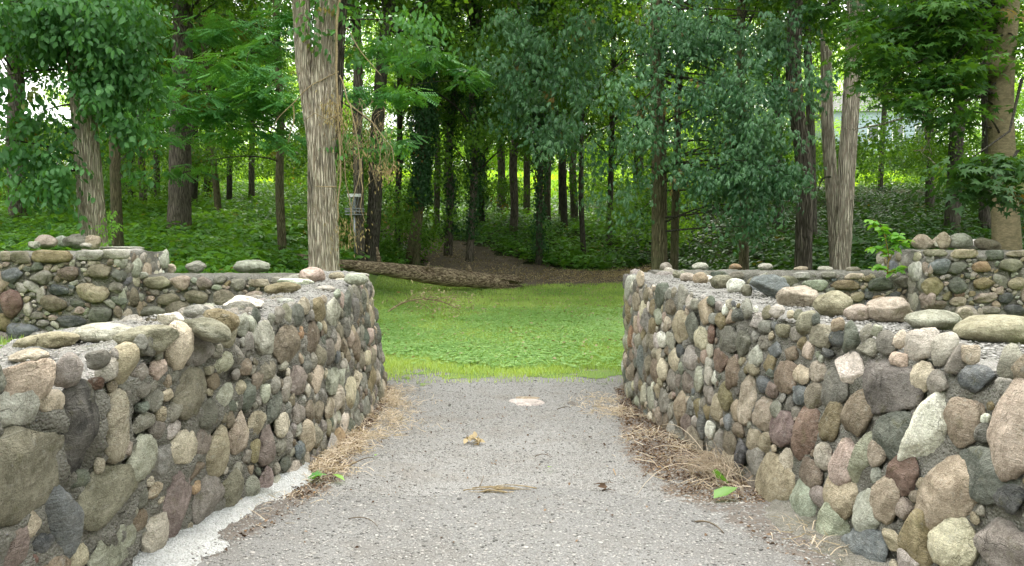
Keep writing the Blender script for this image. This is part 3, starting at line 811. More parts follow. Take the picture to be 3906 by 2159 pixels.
def cross_wall(label, seed, x_in, x_c, x_out, zt_wall, zt_pil, y_wall, y_pil, y_back, H_pil, H_wall, side, label_pillar):
    rng = np.random.default_rng(seed)
    zb = -.1
    def one(lab, xa, xb, y0, y1, zt, heroes, extra_side=None):
        root = empty("stone_wall", ((xa + xb) / 2, (y0 + y1) / 2, 0), lab, "wall")
        spots, cores, rest = [], [], Bag()
        T, U, N = np.array((1., 0, 0)), np.array((0, 0, 1.)), np.array((0, -1., 0))
        for (u, v, w, h, colr, kind, rot) in heroes:
            P = at(u, v, y0); a, b = w / 2 / F * y0, h / 2 / F * y0
            c = float(np.clip(b * .55, .02, .07))
            bg_ = Bag(); put_stone(bg_, rng, P, T, U, N, a, b, c, radians(rot), colr, kind, 3)
            bg_.build("stone", M['stone'], root)
            spots.append((P[0], P[2], a, b)); cores.append((P, T, U, a, b))
        fr = lambda s, z: (np.array((s, y0, z)), T, U, N)
        fill_stones(rest, rng, fr, spots, min(xa, xb), max(xa, xb), .1, zt - .02, pal_mix,
                    [(.10, .16, 500), (.06, .10, 1200), (.03, .06, 2500), (.02, .03, 2500)], kk=3, aspect=(.5, .9), out=cores)
        # outward side face towards the path (seen only where a pillar steps up)
        if extra_side is not None:
            xs = extra_side; Ts, Ns = np.array((0, 1., 0)), np.array((-1.0 * side, 0, 0))
            fr2 = lambda s, z: (np.array((xs, s, z)), Ts, U, Ns)
            fill_stones(rest, rng, fr2, [], y0 + .02, y1 - .02, .2, zt - .02, pal_mix,
                        [(.08, .14, 300), (.04, .08, 900), (.02, .04, 1200)], kk=2, aspect=(.5, .9))
        o = rest.build("small_stones", M['stone'], root); o["kind"] = "stuff"
        rows = block_rows(min(xa, xb), max(xa, xb), y0 + .008, y1, zb, zt, int(abs(xb - xa) / .03), 95)
        core = rough_wall_mesh("mortar_core", rows, M['mortar'], root, .018, seed, stones=cores)
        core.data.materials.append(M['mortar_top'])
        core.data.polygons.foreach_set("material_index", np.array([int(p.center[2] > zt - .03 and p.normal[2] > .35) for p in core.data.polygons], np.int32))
        return root
    wl_ = one(label, x_in, x_c, y_wall, y_back, zt_wall, H_wall)
    pl_ = one(label_pillar, x_c, x_out, y_pil, y_back + .12, zt_pil, H_pil, extra_side=x_c)
    return wl_, pl_

bl_wall, bl_pil = cross_wall("low rubble wall running from the leaning tree's pillar to the crumbling path wall, four loose stones on its top", 31, -1.62, -3.66, -6.4, 1.135, 1.36, 7.45, 7.05, 7.95,
           HBL, HBL2, -1, "raised stone wall block with flat cap slabs below the leaning tree, a heap of round stones on it")
br_wall, br_pil = cross_wall("low rubble wall behind the boulder topped wall, ending at the sapling, small round stones along it", 37, 1.42, 3.88, 6.4, 1.165, 1.37, 7.45, 7.05, 7.97,
           HBR, HBR2, 1, "raised mortared stone block beside the sapling, with blue and orange stones and a heap of boulders on top")
# overhanging cap slabs of the left block
for (u0, u1, v0, v1, y) in ((480, 540, 948, 976, 7.7), (380, 535, 940, 950, 7.85)):
    p = at((u0 + u1) / 2, (v0 + v1) / 2, y)
    bg_ = Bag(); put_stone(bg_, lrng, p, np.array((1., 0, 0)), np.array((0, 0, 1.)), np.array((0, -1., 0)), (u1 - u0) / 2 / F * y, (v1 - v0) / 2 / F * y, .16, 0, 'pa', 's', 3)
    bg_.build("cap_slab", M['stone'], bl_pil)

# ------------------------------------------------------------------ boulders lying on the walls: things
GL_, GR_ = "boulders mortared on the crumbling wall top", "row of boulders along the flat wall top"
def top_stone(u0, u1, v0, v1, Z, colr, kind, label, group, rot=0.0, name="boulder", sink=.22, Y=None, seed=None):
    rng = np.random.default_rng(int(u0 * 7 + v0 * 3) if seed is None else seed)
    u = (u0 + u1) / 2
    c0 = atz(u, v1 - (v1 - v0) * .04, Z) if Y is None else at(u, v1, Y)
    fcw = {GL_: LW, GR_: RW}.get(group)
    if fcw is not None:
        for _ in range(6):
            Z = float(fcw.h(c0[1])) + (.02 if fcw is LW else 0.0); c0 = atz(u, v1 - (v1 - v0) * .04, Z)
        sink = .12
    y = c0[1]
    a = (u1 - u0) / 2 / F * y; hh = (v1 - v0) / F * y
    d = min(a * .85, hh * 1.1 + .02)
    y2 = y + d * .55
    C = at(u, (v0 + v1) / 2, y2)
    a = (u1 - u0) / 2 / F * y2
    top = at(u, v0, y2)[2]; bot = Z - hh * sink * .5
    cz = (top + bot) / 2; c = (top - bot) / 2
    bag = Bag(); X, Yv, Zv = np.array((1., 0, 0)), np.array((0, 0, 1.)), np.array((0, -1., 0))
    put_stone(bag, rng, np.array((C[0], y2, cz)), X, Yv, Zv, a * 1.03, c * 1.05, d, radians(rot), colr, 'b' if kind == 'r' else kind, 4)
    V = np.concatenate(bag.V)
    o = bag.build(name, M['stone'], loc=(C[0], y2, Z))
    return tag(o, label, "stone", group)

GL = "boulders mortared on the crumbling wall top"
for row in (
    (62, 292, 1262, 1346, .99, 'ta', 'r', "long tan boulder lying at the near end of the crumbling wall", 6),
    (280, 530, 1230, 1312, 1.05, 'pa', 'r', "broad pale grey hump of rock between the long tan boulder and the lichened block", 0),
    (420, 672, 1243, 1366, 1.03, 'ol', 'a', "big olive lichened block with an orange patch overhanging the crumbling wall", 6),
    (597, 700, 1188, 1246, 1.07, 'wh', 'a', "small white pointed rock behind the lichened block", 0),
    (700, 812, 1161, 1222, 1.08, 'gr', 'r', "rounded grey boulder between the white pointed rock and the olive boulder", 0),
    (762, 912, 1178, 1275, 1.08, 'go', 'r', "plump olive brown boulder resting behind the long sloping one", -10),
    (700, 886, 1213, 1302, 1.05, 'ol', 'r', "long olive stone tilted downhill over a dark hollow in the wall", -20),
    (840, 1004, 1128, 1184, 1.09, 'wh', 'a', "flat whitish rock in the middle of the crumbling wall top", -4),
    (1009, 1144, 1076, 1128, 1.10, 'go', 'r', "yellowish boulder behind the flat whitish rock, near the corner", 0),
    (1062, 1194, 1063, 1090, 1.12, 'wh', 's', "thin white slab at the corner, in front of the forked tree", -3),
    (1138, 1250, 1019, 1082, 1.12, 'pi', 'r', "pinkish grey boulder at the foot of the forked tree, largest at the corner", 0),
    (1254, 1316, 1036, 1072, 1.12, 'ta', 'r', "small beige boulder just right of the forked tree's foot", 0),
    (1314, 1406, 1039, 1090, 1.12, 'pa', 'r', "pale flat topped stone at the very corner of the wall, over the grass", 0),
    (32, 200, 1330, 1388, 1.0, 'pi', 'a', "knobbly pinkish stone in front of the long tan boulder", 0)):
    top_stone(*row[:8], GL, row[8])
GB = "stones on the low cross wall below the undergrowth"
for row in ((571, 619, 1010, 1042, 1.135, 'gr', 'a', "little dark grey stone next to the yellow one on the cross wall"),
            (619, 671, 1006, 1042, 1.135, 'cr', 'a', "small cream yellow pointed stone on the cross wall"),
            (709, 787, 989, 1040, 1.135, 'gr', 'a', "grey block shaped stone standing alone on the cross wall"),
            (890, 1029, 991, 1043, 1.135, 'pg', 'r', "wide greenish white banded boulder on the cross wall")):
    top_stone(*row, GB)
GP = "heap of stones on the block below the leaning tree"
for row in ((109, 150, 921, 950, 1.37, 'pa', 's', "thin flat stone at the left end of the heap below the leaning tree"),
            (138, 219, 896, 950, 1.37, 'pi', 'r', "rounded pinkish stone in the heap, left of the whitish one"),
            (212, 262, 899, 942, 1.37, 'wh', 'r', "whitish stone half hidden between the pinkish and the grey dome"),
            (244, 346, 890, 948, 1.37, 'gr', 'r', "large grey dome shaped stone in the heap below the leaning tree"),
            (308, 352, 926, 954, 1.37, 'pa', 'a', "little pale stone lying in front of the grey dome"),
            (328, 386, 894, 952, 1.37, 'ta', 'r', "beige upright stone leaning at the right end of the heap")):
    top_stone(*row, GP, sink=.1)
GR = "row of boulders along the flat wall top"
for row in ((2517, 2563, 1000, 1036, 1.15, 'gr', 'r', "small grey stone at the corner, below the pair of mossy trunks"),
            (2528, 2570, 1019, 1049, 1.145, 'pa', 'r', "pale stone touching the small grey one at the corner"),
            (2565, 2598, 1031, 1066, 1.145, 'ol', 'a', "squarish olive stone next to the pink and white one"),
            (2593, 2652, 1040, 1077, 1.13, 'pi', 'r', "pink and white stone, fourth from the far corner"),
            (2642, 2701, 1038, 1085, 1.13, 'ta', 'r', "olive beige stone behind the smallest white one"),
            (2688, 2721, 1050, 1080, 1.13, 'wh', 'a', "smallest white stone in the row of boulders"),
            (2712, 2802, 1049, 1105, 1.12, 'ol', 'r', "olive tan boulder left of the bright white speckled one"),
            (2767, 2843, 1059, 1122, 1.11, 'wh', 'r', "bright white speckled round stone in the row"),
            (2825, 2870, 1085, 1133, 1.10, 'ol', 'r', "small olive brown stone wedged beside the blue angular boulder"),
            (2857, 3010, 1048, 1141, 1.09, 'bl', 'a', "large angular blue grey boulder in the row"),
            (2958, 3121, 1086, 1177, 1.075, 'pi', 'a', "jagged pinkish white boulder between the blue and the tan ones"),
            (3105, 3253, 1110, 1212, 1.065, 'ta', 'r', "blocky tan boulder in the row"),
            (3218, 3325, 1153, 1232, 1.06, 'pi', 'r', "smooth pinkish stone squeezed behind the tan block"),
            (3304, 3510, 1134, 1240, 1.055, 'pi', 'a', "red and beige broken boulder in the row"),
            (3458, 3666, 1182, 1268, 1.05, 'pg', 'r', "flat lying greyish green speckled boulder"),
            (3650, 3710, 1170, 1244, 1.05, 'ta', 'a', "small beige upright stone behind the largest boulder"),
            (3634, 3950, 1198, 1312, 1.035, 'ta', 'r', "largest boulder of the row, smooth and grey, nearest the viewer")):
    top_stone(*row, GR)
GS = "small stones on the cross wall before the pale trunk"
for row in ((2639, 2701, 1000, 1030, 1.165, 'pa', 'r', "pale grey stone leftmost on the far cross wall"),
            (2780, 2828, 1006, 1031, 1.165, 'or', 'r', "little orange stone on the far cross wall"),
            (2892, 2950, 1003, 1030, 1.165, 'pa', 'r', "pale oval stone right of the little orange one"),
            (3027, 3082, 1015, 1036, 1.165, 'ta', 'r', "flat beige stone in front of the dark trunk"),
            (3119, 3177, 1015, 1036, 1.165, 'pa', 'r', "flat pale stone just left of the pale furrowed trunk's foot"),
            (3224, 3279, 1016, 1038, 1.165, 'ol', 'r', "brownish stone just right of the pale furrowed trunk's foot")):
    top_stone(*row, GS)
GH = "heap of stones on the block beside the sapling"
for row in ((3480, 3553, 894, 950, 1.38, 'pi', 'r', "pinkish boulder at the sapling end of the heap"),
            (3543, 3600, 904, 946, 1.38, 'pi', 'a', "small pink stone second in the heap beside the sapling"),
            (3565, 3650, 898, 949, 1.38, 'wh', 'a', "white and pink rough stone in the heap beside the sapling"),
            (3574, 3626, 884, 908, 1.40, 'ta', 'r', "beige stone lying on top of the heap beside the sapling", 0, "boulder", .1, 7.6),
            (3612, 3706, 890, 930, 1.39, 'pg', 'r', "greenish pale stone at the back of the heap", 0, "boulder", .1, 7.6),
            (3650, 3735, 911, 953, 1.38, 'wh', 'r', "white oval stone at the front of the heap"),
            (3717, 3818, 910, 957, 1.38, 'ol', 'r', "olive brown slanting stone at the far end of the heap", -14)):
    top_stone(*row[:8], GH, *row[8:], **({} if len(row) < 10 else {}))
# ------------------------------------------------------------------ gravel path between the walls
def verge(X, Y):
    """how much litter lies here: 1 against the walls, 0 on the open gravel"""
    wl_ = np.interp(Y, [0, 2.6, 3.4, 4.4, 5.5, 6.6, 7.6], [.10, .22, .36, .32, .16, .13, .1])
    wr_ = np.interp(Y, [0, 2.6, 3.4, 4.0, 5.0, 6.0, 7.0], [.18, .25, .42, .66, .62, .34, .14])
    l = 1 - np.clip((X - LW.xb(Y)) / wl_, 0, 1); r = 1 - np.clip((RW.xb(Y) - X) / wr_, 0, 1)
    return np.clip(np.maximum(l, r) * 1.9, 0, 1)
def path_cols(X, Y):
    e = 4.12 - .25 * np.abs(X) + .06 * np.sin(X * 5)
    m = np.clip((e - Y) / .3 + .5, 0, 1)
    return np.stack([verge(X, Y), m, 0 * X], -1)
def path_bump(X, Y):
    q = np.stack([X.ravel() * 9, Y.ravel() * 9, 0 * X.ravel()], -1)
    e = smooth(0, .08, 4.12 - .25 * np.abs(X) + .06 * np.sin(X * 5) - Y) * .016
    return (fbm(q, 4, 3).reshape(X.shape) * .5 + .5) * .010 + e + .03 * np.clip(verge(X, Y) - .6, 0, 1) 
sheet("gravel_path", np.arange(-2.2, 2.2, .025), np.arange(-3, 9.0, .025), .006, M['gravel'],
      keep=lambda X, Y: (X > LW.xb(Y) - .15) & (X < RW.xb(Y) + .15) & (Y < 8.75 + .10 * np.sin(X * 6) + .07 * np.sin(X * 17 + 1) + .05 * np.sin(X * 41)),
      cols=path_cols, extra=path_bump)

rng = np.random.default_rng(99)
def pebbles():
    bag = Bag(); n = 23000
    y = 2.9 * np.exp(rng.random(n) * math.log(7.9 / 2.9)); t = rng.random(n)
    XX = LW.xb(y) + .03 + (RW.xb(y) - LW.xb(y) - .06) * t; PB = path_bump(XX, y)
    for k in range(n):
        xa, xb = LW.xb(y[k]) + .03, RW.xb(y[k]) - .03
        x = xa + (xb - xa) * t[k]
        D, Fc = ico(1) if y[k] > 3.9 else ico(2)
        r = rng.uniform(.0025, .006) * (1.7 if rng.random() < .05 else 1) * (1 + .08 * (y[k] - 3))
        V = D * np.array([r * rng.uniform(.8, 1.5), r * rng.uniform(.8, 1.3), r * .55]) * rng.uniform(.8, 1.2, (len(D), 1))
        g = rng.uniform(.15, .41) if rng.random() < .92 else .07; w = rng.uniform(.92, .99)
        bag.add(V @ rot_z(rng.uniform(0, 6)).T + (x, y[k], float(terrain(x, y[k])) + .006 + float(PB[k]) + rng.uniform(-.001, .002)), Fc, (g, g * w, g * w * .93), rng.uniform(0, 50, 3))
    tag(bag.build("loose_gravel", M['pebble']), "loose grey pebbles scattered over the path", "gravel", kind="stuff")
pebbles()

# pale mortar footing at the base of the left wall
def footing():
    rows = []
    for y in np.arange(2.2, 4.45, .02):
        w = np.interp(y, [2.2, 3.2, 3.8, 4.3, 4.45], [.30, .25, .17, .12, .02]) * (1 + .25 * vnoise(np.array([[y * 6, 2, 1]]), 3)[0])
        xb, z = float(LW.xb(y)), float(terrain(LW.xb(y), y))
        z = .05 * max(0, 6.5 - y)
        rows.append(resample_n([(xb - .06, y, z + .10), (xb + .02, y, z + .065), (xb + w * .6, y, z + .035), (xb + w, y, z + .012), (xb + w + .02, y, z - .02)], 26))
    rows = np.array(rows)[:, ::-1]
    rough_wall_mesh("mortar_footing", rows, M['fresh'], lroot, .006, 77)
footing()
# broken concrete lip at the base of the right wall
def lip():
    rows = []
    for y in np.arange(2.2, 3.75, .02):
        w = .13 * (1 + .5 * vnoise(np.array([[y * 5, 2, 9]]), 3)[0]) * min(1, (3.78 - y) * 5)
        xb = float(RW.xb(y)); z = .05 * max(0, 6.5 - y)
        rows.append(resample_n([(xb + .05, y, z + .09), (xb - .02, y, z + .055), (xb - w, y, z + .04), (xb - w - .01, y, z - .02)], 22))
    rough_wall_mesh("mortar_lip", np.array(rows), M['mortar'], rroot, .012, 78)
lip()

# ------------------------------------------------------------------ leaves
def leaf_poly(kind):
    if kind == 'ovate':
        V = np.array([(0, 0, 0), (.3, .27, .05), (.3, -.27, .05), (.68, .22, .02), (.68, -.22, .02), (1, 0, -.10), (.34, 0, -.02), (.70, 0, -.05)], float)
        Fc = np.array([(0, 2, 6), (0, 6, 1), (2, 4, 7), (2, 7, 6), (6, 7, 3), (6, 3, 1), (4, 5, 7), (7, 5, 3)])
    elif kind == 'lance':
        V = np.array([(0, 0, 0), (.35, .125, .03), (.35, -.125, .03), (.72, .09, -.03), (.72, -.09, -.03), (1, 0, -.16)], float)
        Fc = np.array([(0, 2, 1), (1, 2, 3), (2, 4, 3), (3, 4, 5)])
    elif kind == 'star':
        a = np.radians([180, 140, 112, 85, 60, 40, 22, 0, -22, -40, -60, -85, -112, -140])
        r = np.array([.10, .36, .62, .30, .34, .70, .36, 1.0, .36, .70, .34, .30, .62, .36])
        V = np.stack([.15 + .8 * r * np.cos(a), .8 * r * np.sin(a), -.12 * r ** 2], -1)
        V = np.concatenate([V, [(.15, 0, .03)]]); n = 14
        Fc = np.array([((i + 1) % n, i, n) for i in range(n)])
    elif kind == 'round':
        a = np.arange(6) / 6 * 2 * pi
        V = np.concatenate([np.stack([.5 + .5 * np.cos(a), .45 * np.sin(a), .06 * np.cos(2 * a)], -1)])
        Fc = np.array([(0, 1, 2), (0, 2, 3), (0, 3, 4), (0, 4, 5)])
    else:  # diamond
        V = np.array([(0, 0, 0), (.5, .3, .04), (1, 0, -.06), (.5, -.3, .04)], float)
        Fc = np.array([(0, 3, 2), (0, 2, 1)])
    return V, Fc

def rmat(yaw, pitch, roll):
    """rotation matrices, arrays; x axis points along yaw, pitch down positive"""
    yaw, pitch, roll = np.broadcast_arrays(*(np.asarray(k, float) for k in (yaw, pitch, roll)))
    cy_, sy = np.cos(yaw), np.sin(yaw); cp, sp = np.cos(pitch), np.sin(pitch); cr, sr = np.cos(roll), np.sin(roll)
    z = np.zeros_like(cy_); o = np.ones_like(cy_)
    Rz = np.stack([cy_, -sy, z, sy, cy_, z, z, z, o], -1).reshape(*cy_.shape, 3, 3)
    Ry = np.stack([cp, z, sp, z, o, z, -sp, z, cp], -1).reshape(*cy_.shape, 3, 3)
    Rx = np.stack([o, z, z, z, cr, -sr, z, sr, cr], -1).reshape(*cy_.shape, 3, 3)
    return Rz @ Ry @ Rx

def scatter(tmpl, P, R, s, tone=None, rng=rng):
    V, Fc = tmpl; n = len(P)
    W = np.einsum('nij,vj->nvi', R, V) * np.asarray(s).reshape(-1, 1, 1) + P[:, None]
    FF = (Fc[None] + (np.arange(n) * len(V))[:, None, None]).reshape(-1, 3)
    if tone is None: tone = rng.random(n)
    C = np.stack([np.repeat(tone, len(V)), np.repeat(rng.random(n), len(V)), np.zeros(n * len(V))], -1)
    return W.reshape(-1, 3), FF, C

def join(parts):
    V, Fc, C, n = [], [], [], 0
    for (v, f, c) in parts:
        V.append(v); Fc.append(f + n); C.append(c); n += len(v)
    return np.concatenate(V), np.concatenate(Fc), np.concatenate(C)

def sprig(kind, seed):
    """a twig's worth of leaves, pointing along +x, about the real size in metres"""
    r = np.random.default_rng(seed); ps = []
    if kind == 'broad':
        L = leaf_poly('ovate')
        for k in range(9):
            x = .05 + .045 * k; sd = 1 if k % 2 else -1
            s = r.uniform(.075, .115)
            ps.append(scatter(L, np.array([[x, sd * .03, -.01 - .02 * r.random()]]), rmat([sd * r.uniform(.3, 1.3)], [r.uniform(.3, 1.25)], [r.normal() * .5]), [s], rng=r))
    elif kind == 'compound':
        L = leaf_poly('lance')
        for k in range(5):
            x = .03 + .08 * k; sd = 1 if k % 2 else -1
            yaw0 = sd * r.uniform(.2, 1.1); o = np.array((x + .06 * cos(yaw0), .07 * sin(yaw0), -.03))
            for j, a_ in enumerate(np.linspace(-1.15, 1.15, 5 + (k % 2) * 2)):
                s = r.uniform(.085, .13) * (1 - .3 * abs(a_))
                ps.append(scatter(L, o[None], rmat([yaw0 + a_], [r.uniform(.5, 1.1)], [r.normal() * .3]), [s], rng=r))
    elif kind == 'feather':
        L = leaf_poly('diamond')
        for k in range(3):
            yaw0 = r.uniform(-1.2, 1.2); pit = r.uniform(-.05, .45); ln = r.uniform(.20, .30)
            o = np.array((.04 + .06 * k, 0, 0))
            R0 = rmat(yaw0, pit, r.normal() * .2)
            for j in range(7):
                for sd in (-1, 1):
                    p = o + R0 @ np.array((.03 + ln * j / 7, 0, 0))
                    ps.append(scatter(L, p[None], rmat([yaw0 + sd * 1.25], [pit + .15], [0]), [r.uniform(.050, .066)], rng=r))
    elif kind == 'maple':
        L = leaf_poly('star')
        for k in range(6):
            x = .04 + .06 * k; sd = 1 if k % 2 else -1
            ps.append(scatter(L, np.array([[x, sd * .05, r.uniform(-.02, .02)]]), rmat([sd * r.uniform(.2, 1.3)], [r.uniform(.0, .6)], [r.normal() * .35]), [r.uniform(.09, .15)], rng=r))
    elif kind == 'far':
        L = leaf_poly('diamond')
        n = 14; P = r.normal(size=(n, 3)) * (.20, .20, .10)
        ps.append(scatter(L, P, rmat(r.uniform(0, 6.28, n), r.uniform(.0, 1.0, n), r.normal(size=n) * .6), r.uniform(.09, .15, n), rng=r))
    elif kind == 'under':
        L = leaf_poly('ovate')
        n = 9; yaw = r.uniform(0, 6.28, n); h = r.uniform(.05, .36, n)
        P = np.stack([np.cos(yaw) * .05, np.sin(yaw) * .05, h], -1)
        ps.append(scatter(L, P, rmat(yaw, r.uniform(-.3, .6, n), r.normal(size=n) * .3), r.uniform(.08, .15, n), rng=r))
    elif kind == 'under_far':
        L = leaf_poly('diamond')
        n = 8; yaw = r.uniform(0, 6.28, n); P = np.stack([r.normal(size=n) * .14, r.normal(size=n) * .14, r.uniform(.04, .34, n)], -1)
        ps.append(scatter(L, P, rmat(yaw, r.uniform(-.3, .6, n), r.normal(size=n) * .3), r.uniform(.11, .19, n), rng=r))
    elif kind == 'ivy':
        L = leaf_poly('diamond')
        n = 7; P = r.normal(size=(n, 3)) * (.10, .10, .10)
        ps.append(scatter(L, P, rmat(r.uniform(0, 6.28, n), r.uniform(.6, 1.4, n), r.normal(size=n) * .5), r.uniform(.08, .13, n), rng=r))
    elif kind == 'clover':
        L = leaf_poly('round')
        for k in range(3):
            o = np.array((r.normal() * .03, r.normal() * .03, r.uniform(.025, .05))); y0 = r.uniform(0, 6)
            for j in range(3):
                ps.append(scatter(L, o[None], rmat([y0 + j * 2.09], [r.uniform(-.2, .3)], [r.normal() * .2]), [r.uniform(.018, .028)], rng=r))
    V, Fc, C = join(ps)
    return V, Fc

SPR = {k: [sprig(k, 40 + i) for i in range(4)] for k in ('broad', 'compound', 'feather', 'maple', 'far', 'under', 'under_far', 'ivy', 'clover')}

def foliage(kind, P, yaw, pitch, roll, s, tone, rng):
    which = rng.integers(0, 4, len(P)); parts = []
    for w in range(4):
        k = which == w
        if k.any():
            parts.append(scatter(SPR[kind][w], P[k], rmat(yaw[k], pitch[k], roll[k]), s[k], tone[k], rng))
    return join(parts)

def blob_points(blobs, per_cluster, spread, rng, flat=.5):
    """clusters inside ellipsoids, several sprigs round each cluster centre"""
    P, T, Cs = [], [], []
    for (c, r, n) in blobs:
        nc = max(1, int(n / per_cluster))
        d = rng.normal(size=(nc, 3)); d /= np.linalg.norm(d, axis=1)[:, None]
        q = np.asarray(c) + d * (rng.random(nc) ** .45)[:, None] * np.asarray(r)
        tone = np.clip(rng.normal(.5, .22, nc), 0, 1)
        for j in range(nc):
            m = max(1, int(rng.poisson(per_cluster)))
            P.append(q[j] + rng.normal(size=(m, 3)) * spread * (1, 1, flat)); T.append(np.clip(tone[j] + rng.normal(size=m) * .12, 0, 1))
            Cs.append(q[j])
    return np.concatenate(P), np.concatenate(T), np.array(Cs)

def blobD(u, v, ru, rv, Y, ry, n):
    c = atd(u, v, Y); k = Y / (F / 1.5163)
    return (c, (ru * k, ry, rv * k), n)

# ------------------------------------------------------------------ trunks
def bark_trunk(pts, rad, seg, depth, seed, freq=7.0, lobes=0.0):
    P = np.asarray(pts, float); n = len(P)
    V, Fs = tube(P, rad, seg)
    body = V[:n * seg].reshape(n, seg, 3); axis = P[:, None]
    d = body - axis; L = np.linalg.norm(d, axis=2, keepdims=True) + 1e-9; d = d / L
    th = np.arange(seg) / seg * 2 * pi
    q = np.stack([np.cos(th)[None] * freq + 0 * L[..., 0], np.sin(th)[None] * freq + 0 * L[..., 0], P[:, 2][:, None] * 1.5 + 0 * L[..., 0]], -1).reshape(-1, 3)
    q[:, :2] += fbm(q * .4, 2, seed + 3)[:, None] * 1.4
    r1 = 1 - np.abs(fbm(q, 3, seed)).reshape(n, seg, 1) * 2.2
    lo = fbm(q * np.array((.16, .16, .5)), 3, seed + 8).reshape(n, seg, 1)
    body = axis + d * (L * (1 + lobes * lo + .06 * lo) + depth * r1)
    V[:n * seg] = body.reshape(-1, 3)
    return V, Fs

def trunk_path(b, t, H, n, wob=.06, rng=rng, mid=None):
    """from the base point b through t, carried on up to height H"""
    b, t = np.asarray(b, float), np.asarray(t, float)
    d = (t - b) / (t[2] - b[2])
    z = np.linspace(b[2] - .35, H, n)
    if mid is not None:
        zz = [b[2] - .35, b[2], mid[2], t[2], H]
        e = (t - mid) / (t[2] - mid[2])
        xx = [b[0], b[0], mid[0], t[0], t[0] + e[0] * (H - t[2]) * .6]; yy = [b[1], b[1], mid[1], t[1], t[1]]
        x, y = np.interp(z, zz, xx), np.interp(z, zz, yy)
        k = np.ones(9) / 9; m = max(3, n // 8) | 1; k = np.ones(m) / m
        x = np.convolve(np.pad(x, m // 2, 'edge'), k, 'valid'); y = np.convolve(np.pad(y, m // 2, 'edge'), k, 'valid')
    else:
        x, y = b[0] + d[0] * (z - b[2]), b[1] + d[1] * (z - b[2])
    w = np.stack([z * .45, 0 * z + rng.uniform(0, 50), 0 * z], -1)
    env = np.clip((z - b[2]) / 3, 0, 1)
    x = x + wob * vnoise(w, 3) * env; y = y + wob * vnoise(w + 9, 4) * env
    return np.stack([x, y, z], -1)

def taper(z, zb, r0, r1, H, flare=.25):
    k = (z - zb) / (H - zb)
    return r0 + (r1 - r0) * np.clip(k, 0, 1) + r0 * flare * np.exp(-np.clip(z - zb, 0, 9) / .22)

def limb(bag, a, b, r0, r1, sag=.3, seg=5, n=9, rng=rng):
    a, b = np.asarray(a, float), np.asarray(b, float)
    m = (a + b) / 2 + np.array((0, 0, sag * np.linalg.norm(b - a))) + rng.normal(size=3) * .08 * np.linalg.norm(b - a)
    P = bez(a, m, b, n); bag.add(*tube(P, np.linspace(r0, r1, n), seg))
    return P

# generic forest crowns, four shapes that the far trees share
def crown_mesh(seed, H, R, n, kind='far', low=0.0):
    r = np.random.default_rng(seed); blobs = []
    for k in range(26):
        z = H * (low + (1 - low) * r.random()); rr = R * (.35 + .65 * math.sin(pi * min(1, (z / H) * .8 + .15)))
        a = r.uniform(0, 2 * pi); q = rr * r.uniform(.25, .9)
        blobs.append(((q * cos(a), q * sin(a), z), (R * .42, R * .42, H * .055 + .25), n / 26))
    P, T, Cs = blob_points(blobs, 6, .28, r)
    V, Fc, C = foliage(kind, P, r.uniform(0, 6.28, len(P)), r.uniform(0, .7, len(P)), r.normal(size=len(P)) * .3, r.uniform(.8, 1.35, len(P)), T, r)
    bag = Bag()
    for c in Cs[::5]: limb(bag, (0, 0, max(-.5, c[2] - 1.2)), c, .045, .012, .1, 4, 5, r)
    return (V, Fc, C), bag
CROWNS = []
for i in range(5):
    (V, Fc, C), bag = crown_mesh(200 + i, 11, 2.6, 1050)
    cr = mesh("crown", V, Fc, M['leaf_wood'], cols=C); lm = bag.build("limbs", M['bark_dark'])
    CROWNS.append((cr, lm))
BRIGHT = []
for i in range(2):
    (V, Fc, C), bag = crown_mesh(300 + i, 13, 5.0, 2600)
    # leaves four times the size of a near one are not needed: the far trees are simply denser
    BRIGHT.append((V, Fc, C))

used_crown = [False] * 5
def add_crown(root, k, z0, s, rz, loc=None, dark=False):
    for j, part in enumerate(CROWNS[k]):
        o = part.copy(); COL.objects.link(o); o.parent = root
        o.location = (0 if loc is None else loc[0], 0 if loc is None else loc[1], z0); o.rotation_euler = (0, 0, rz); o.scale = (s, s, s)

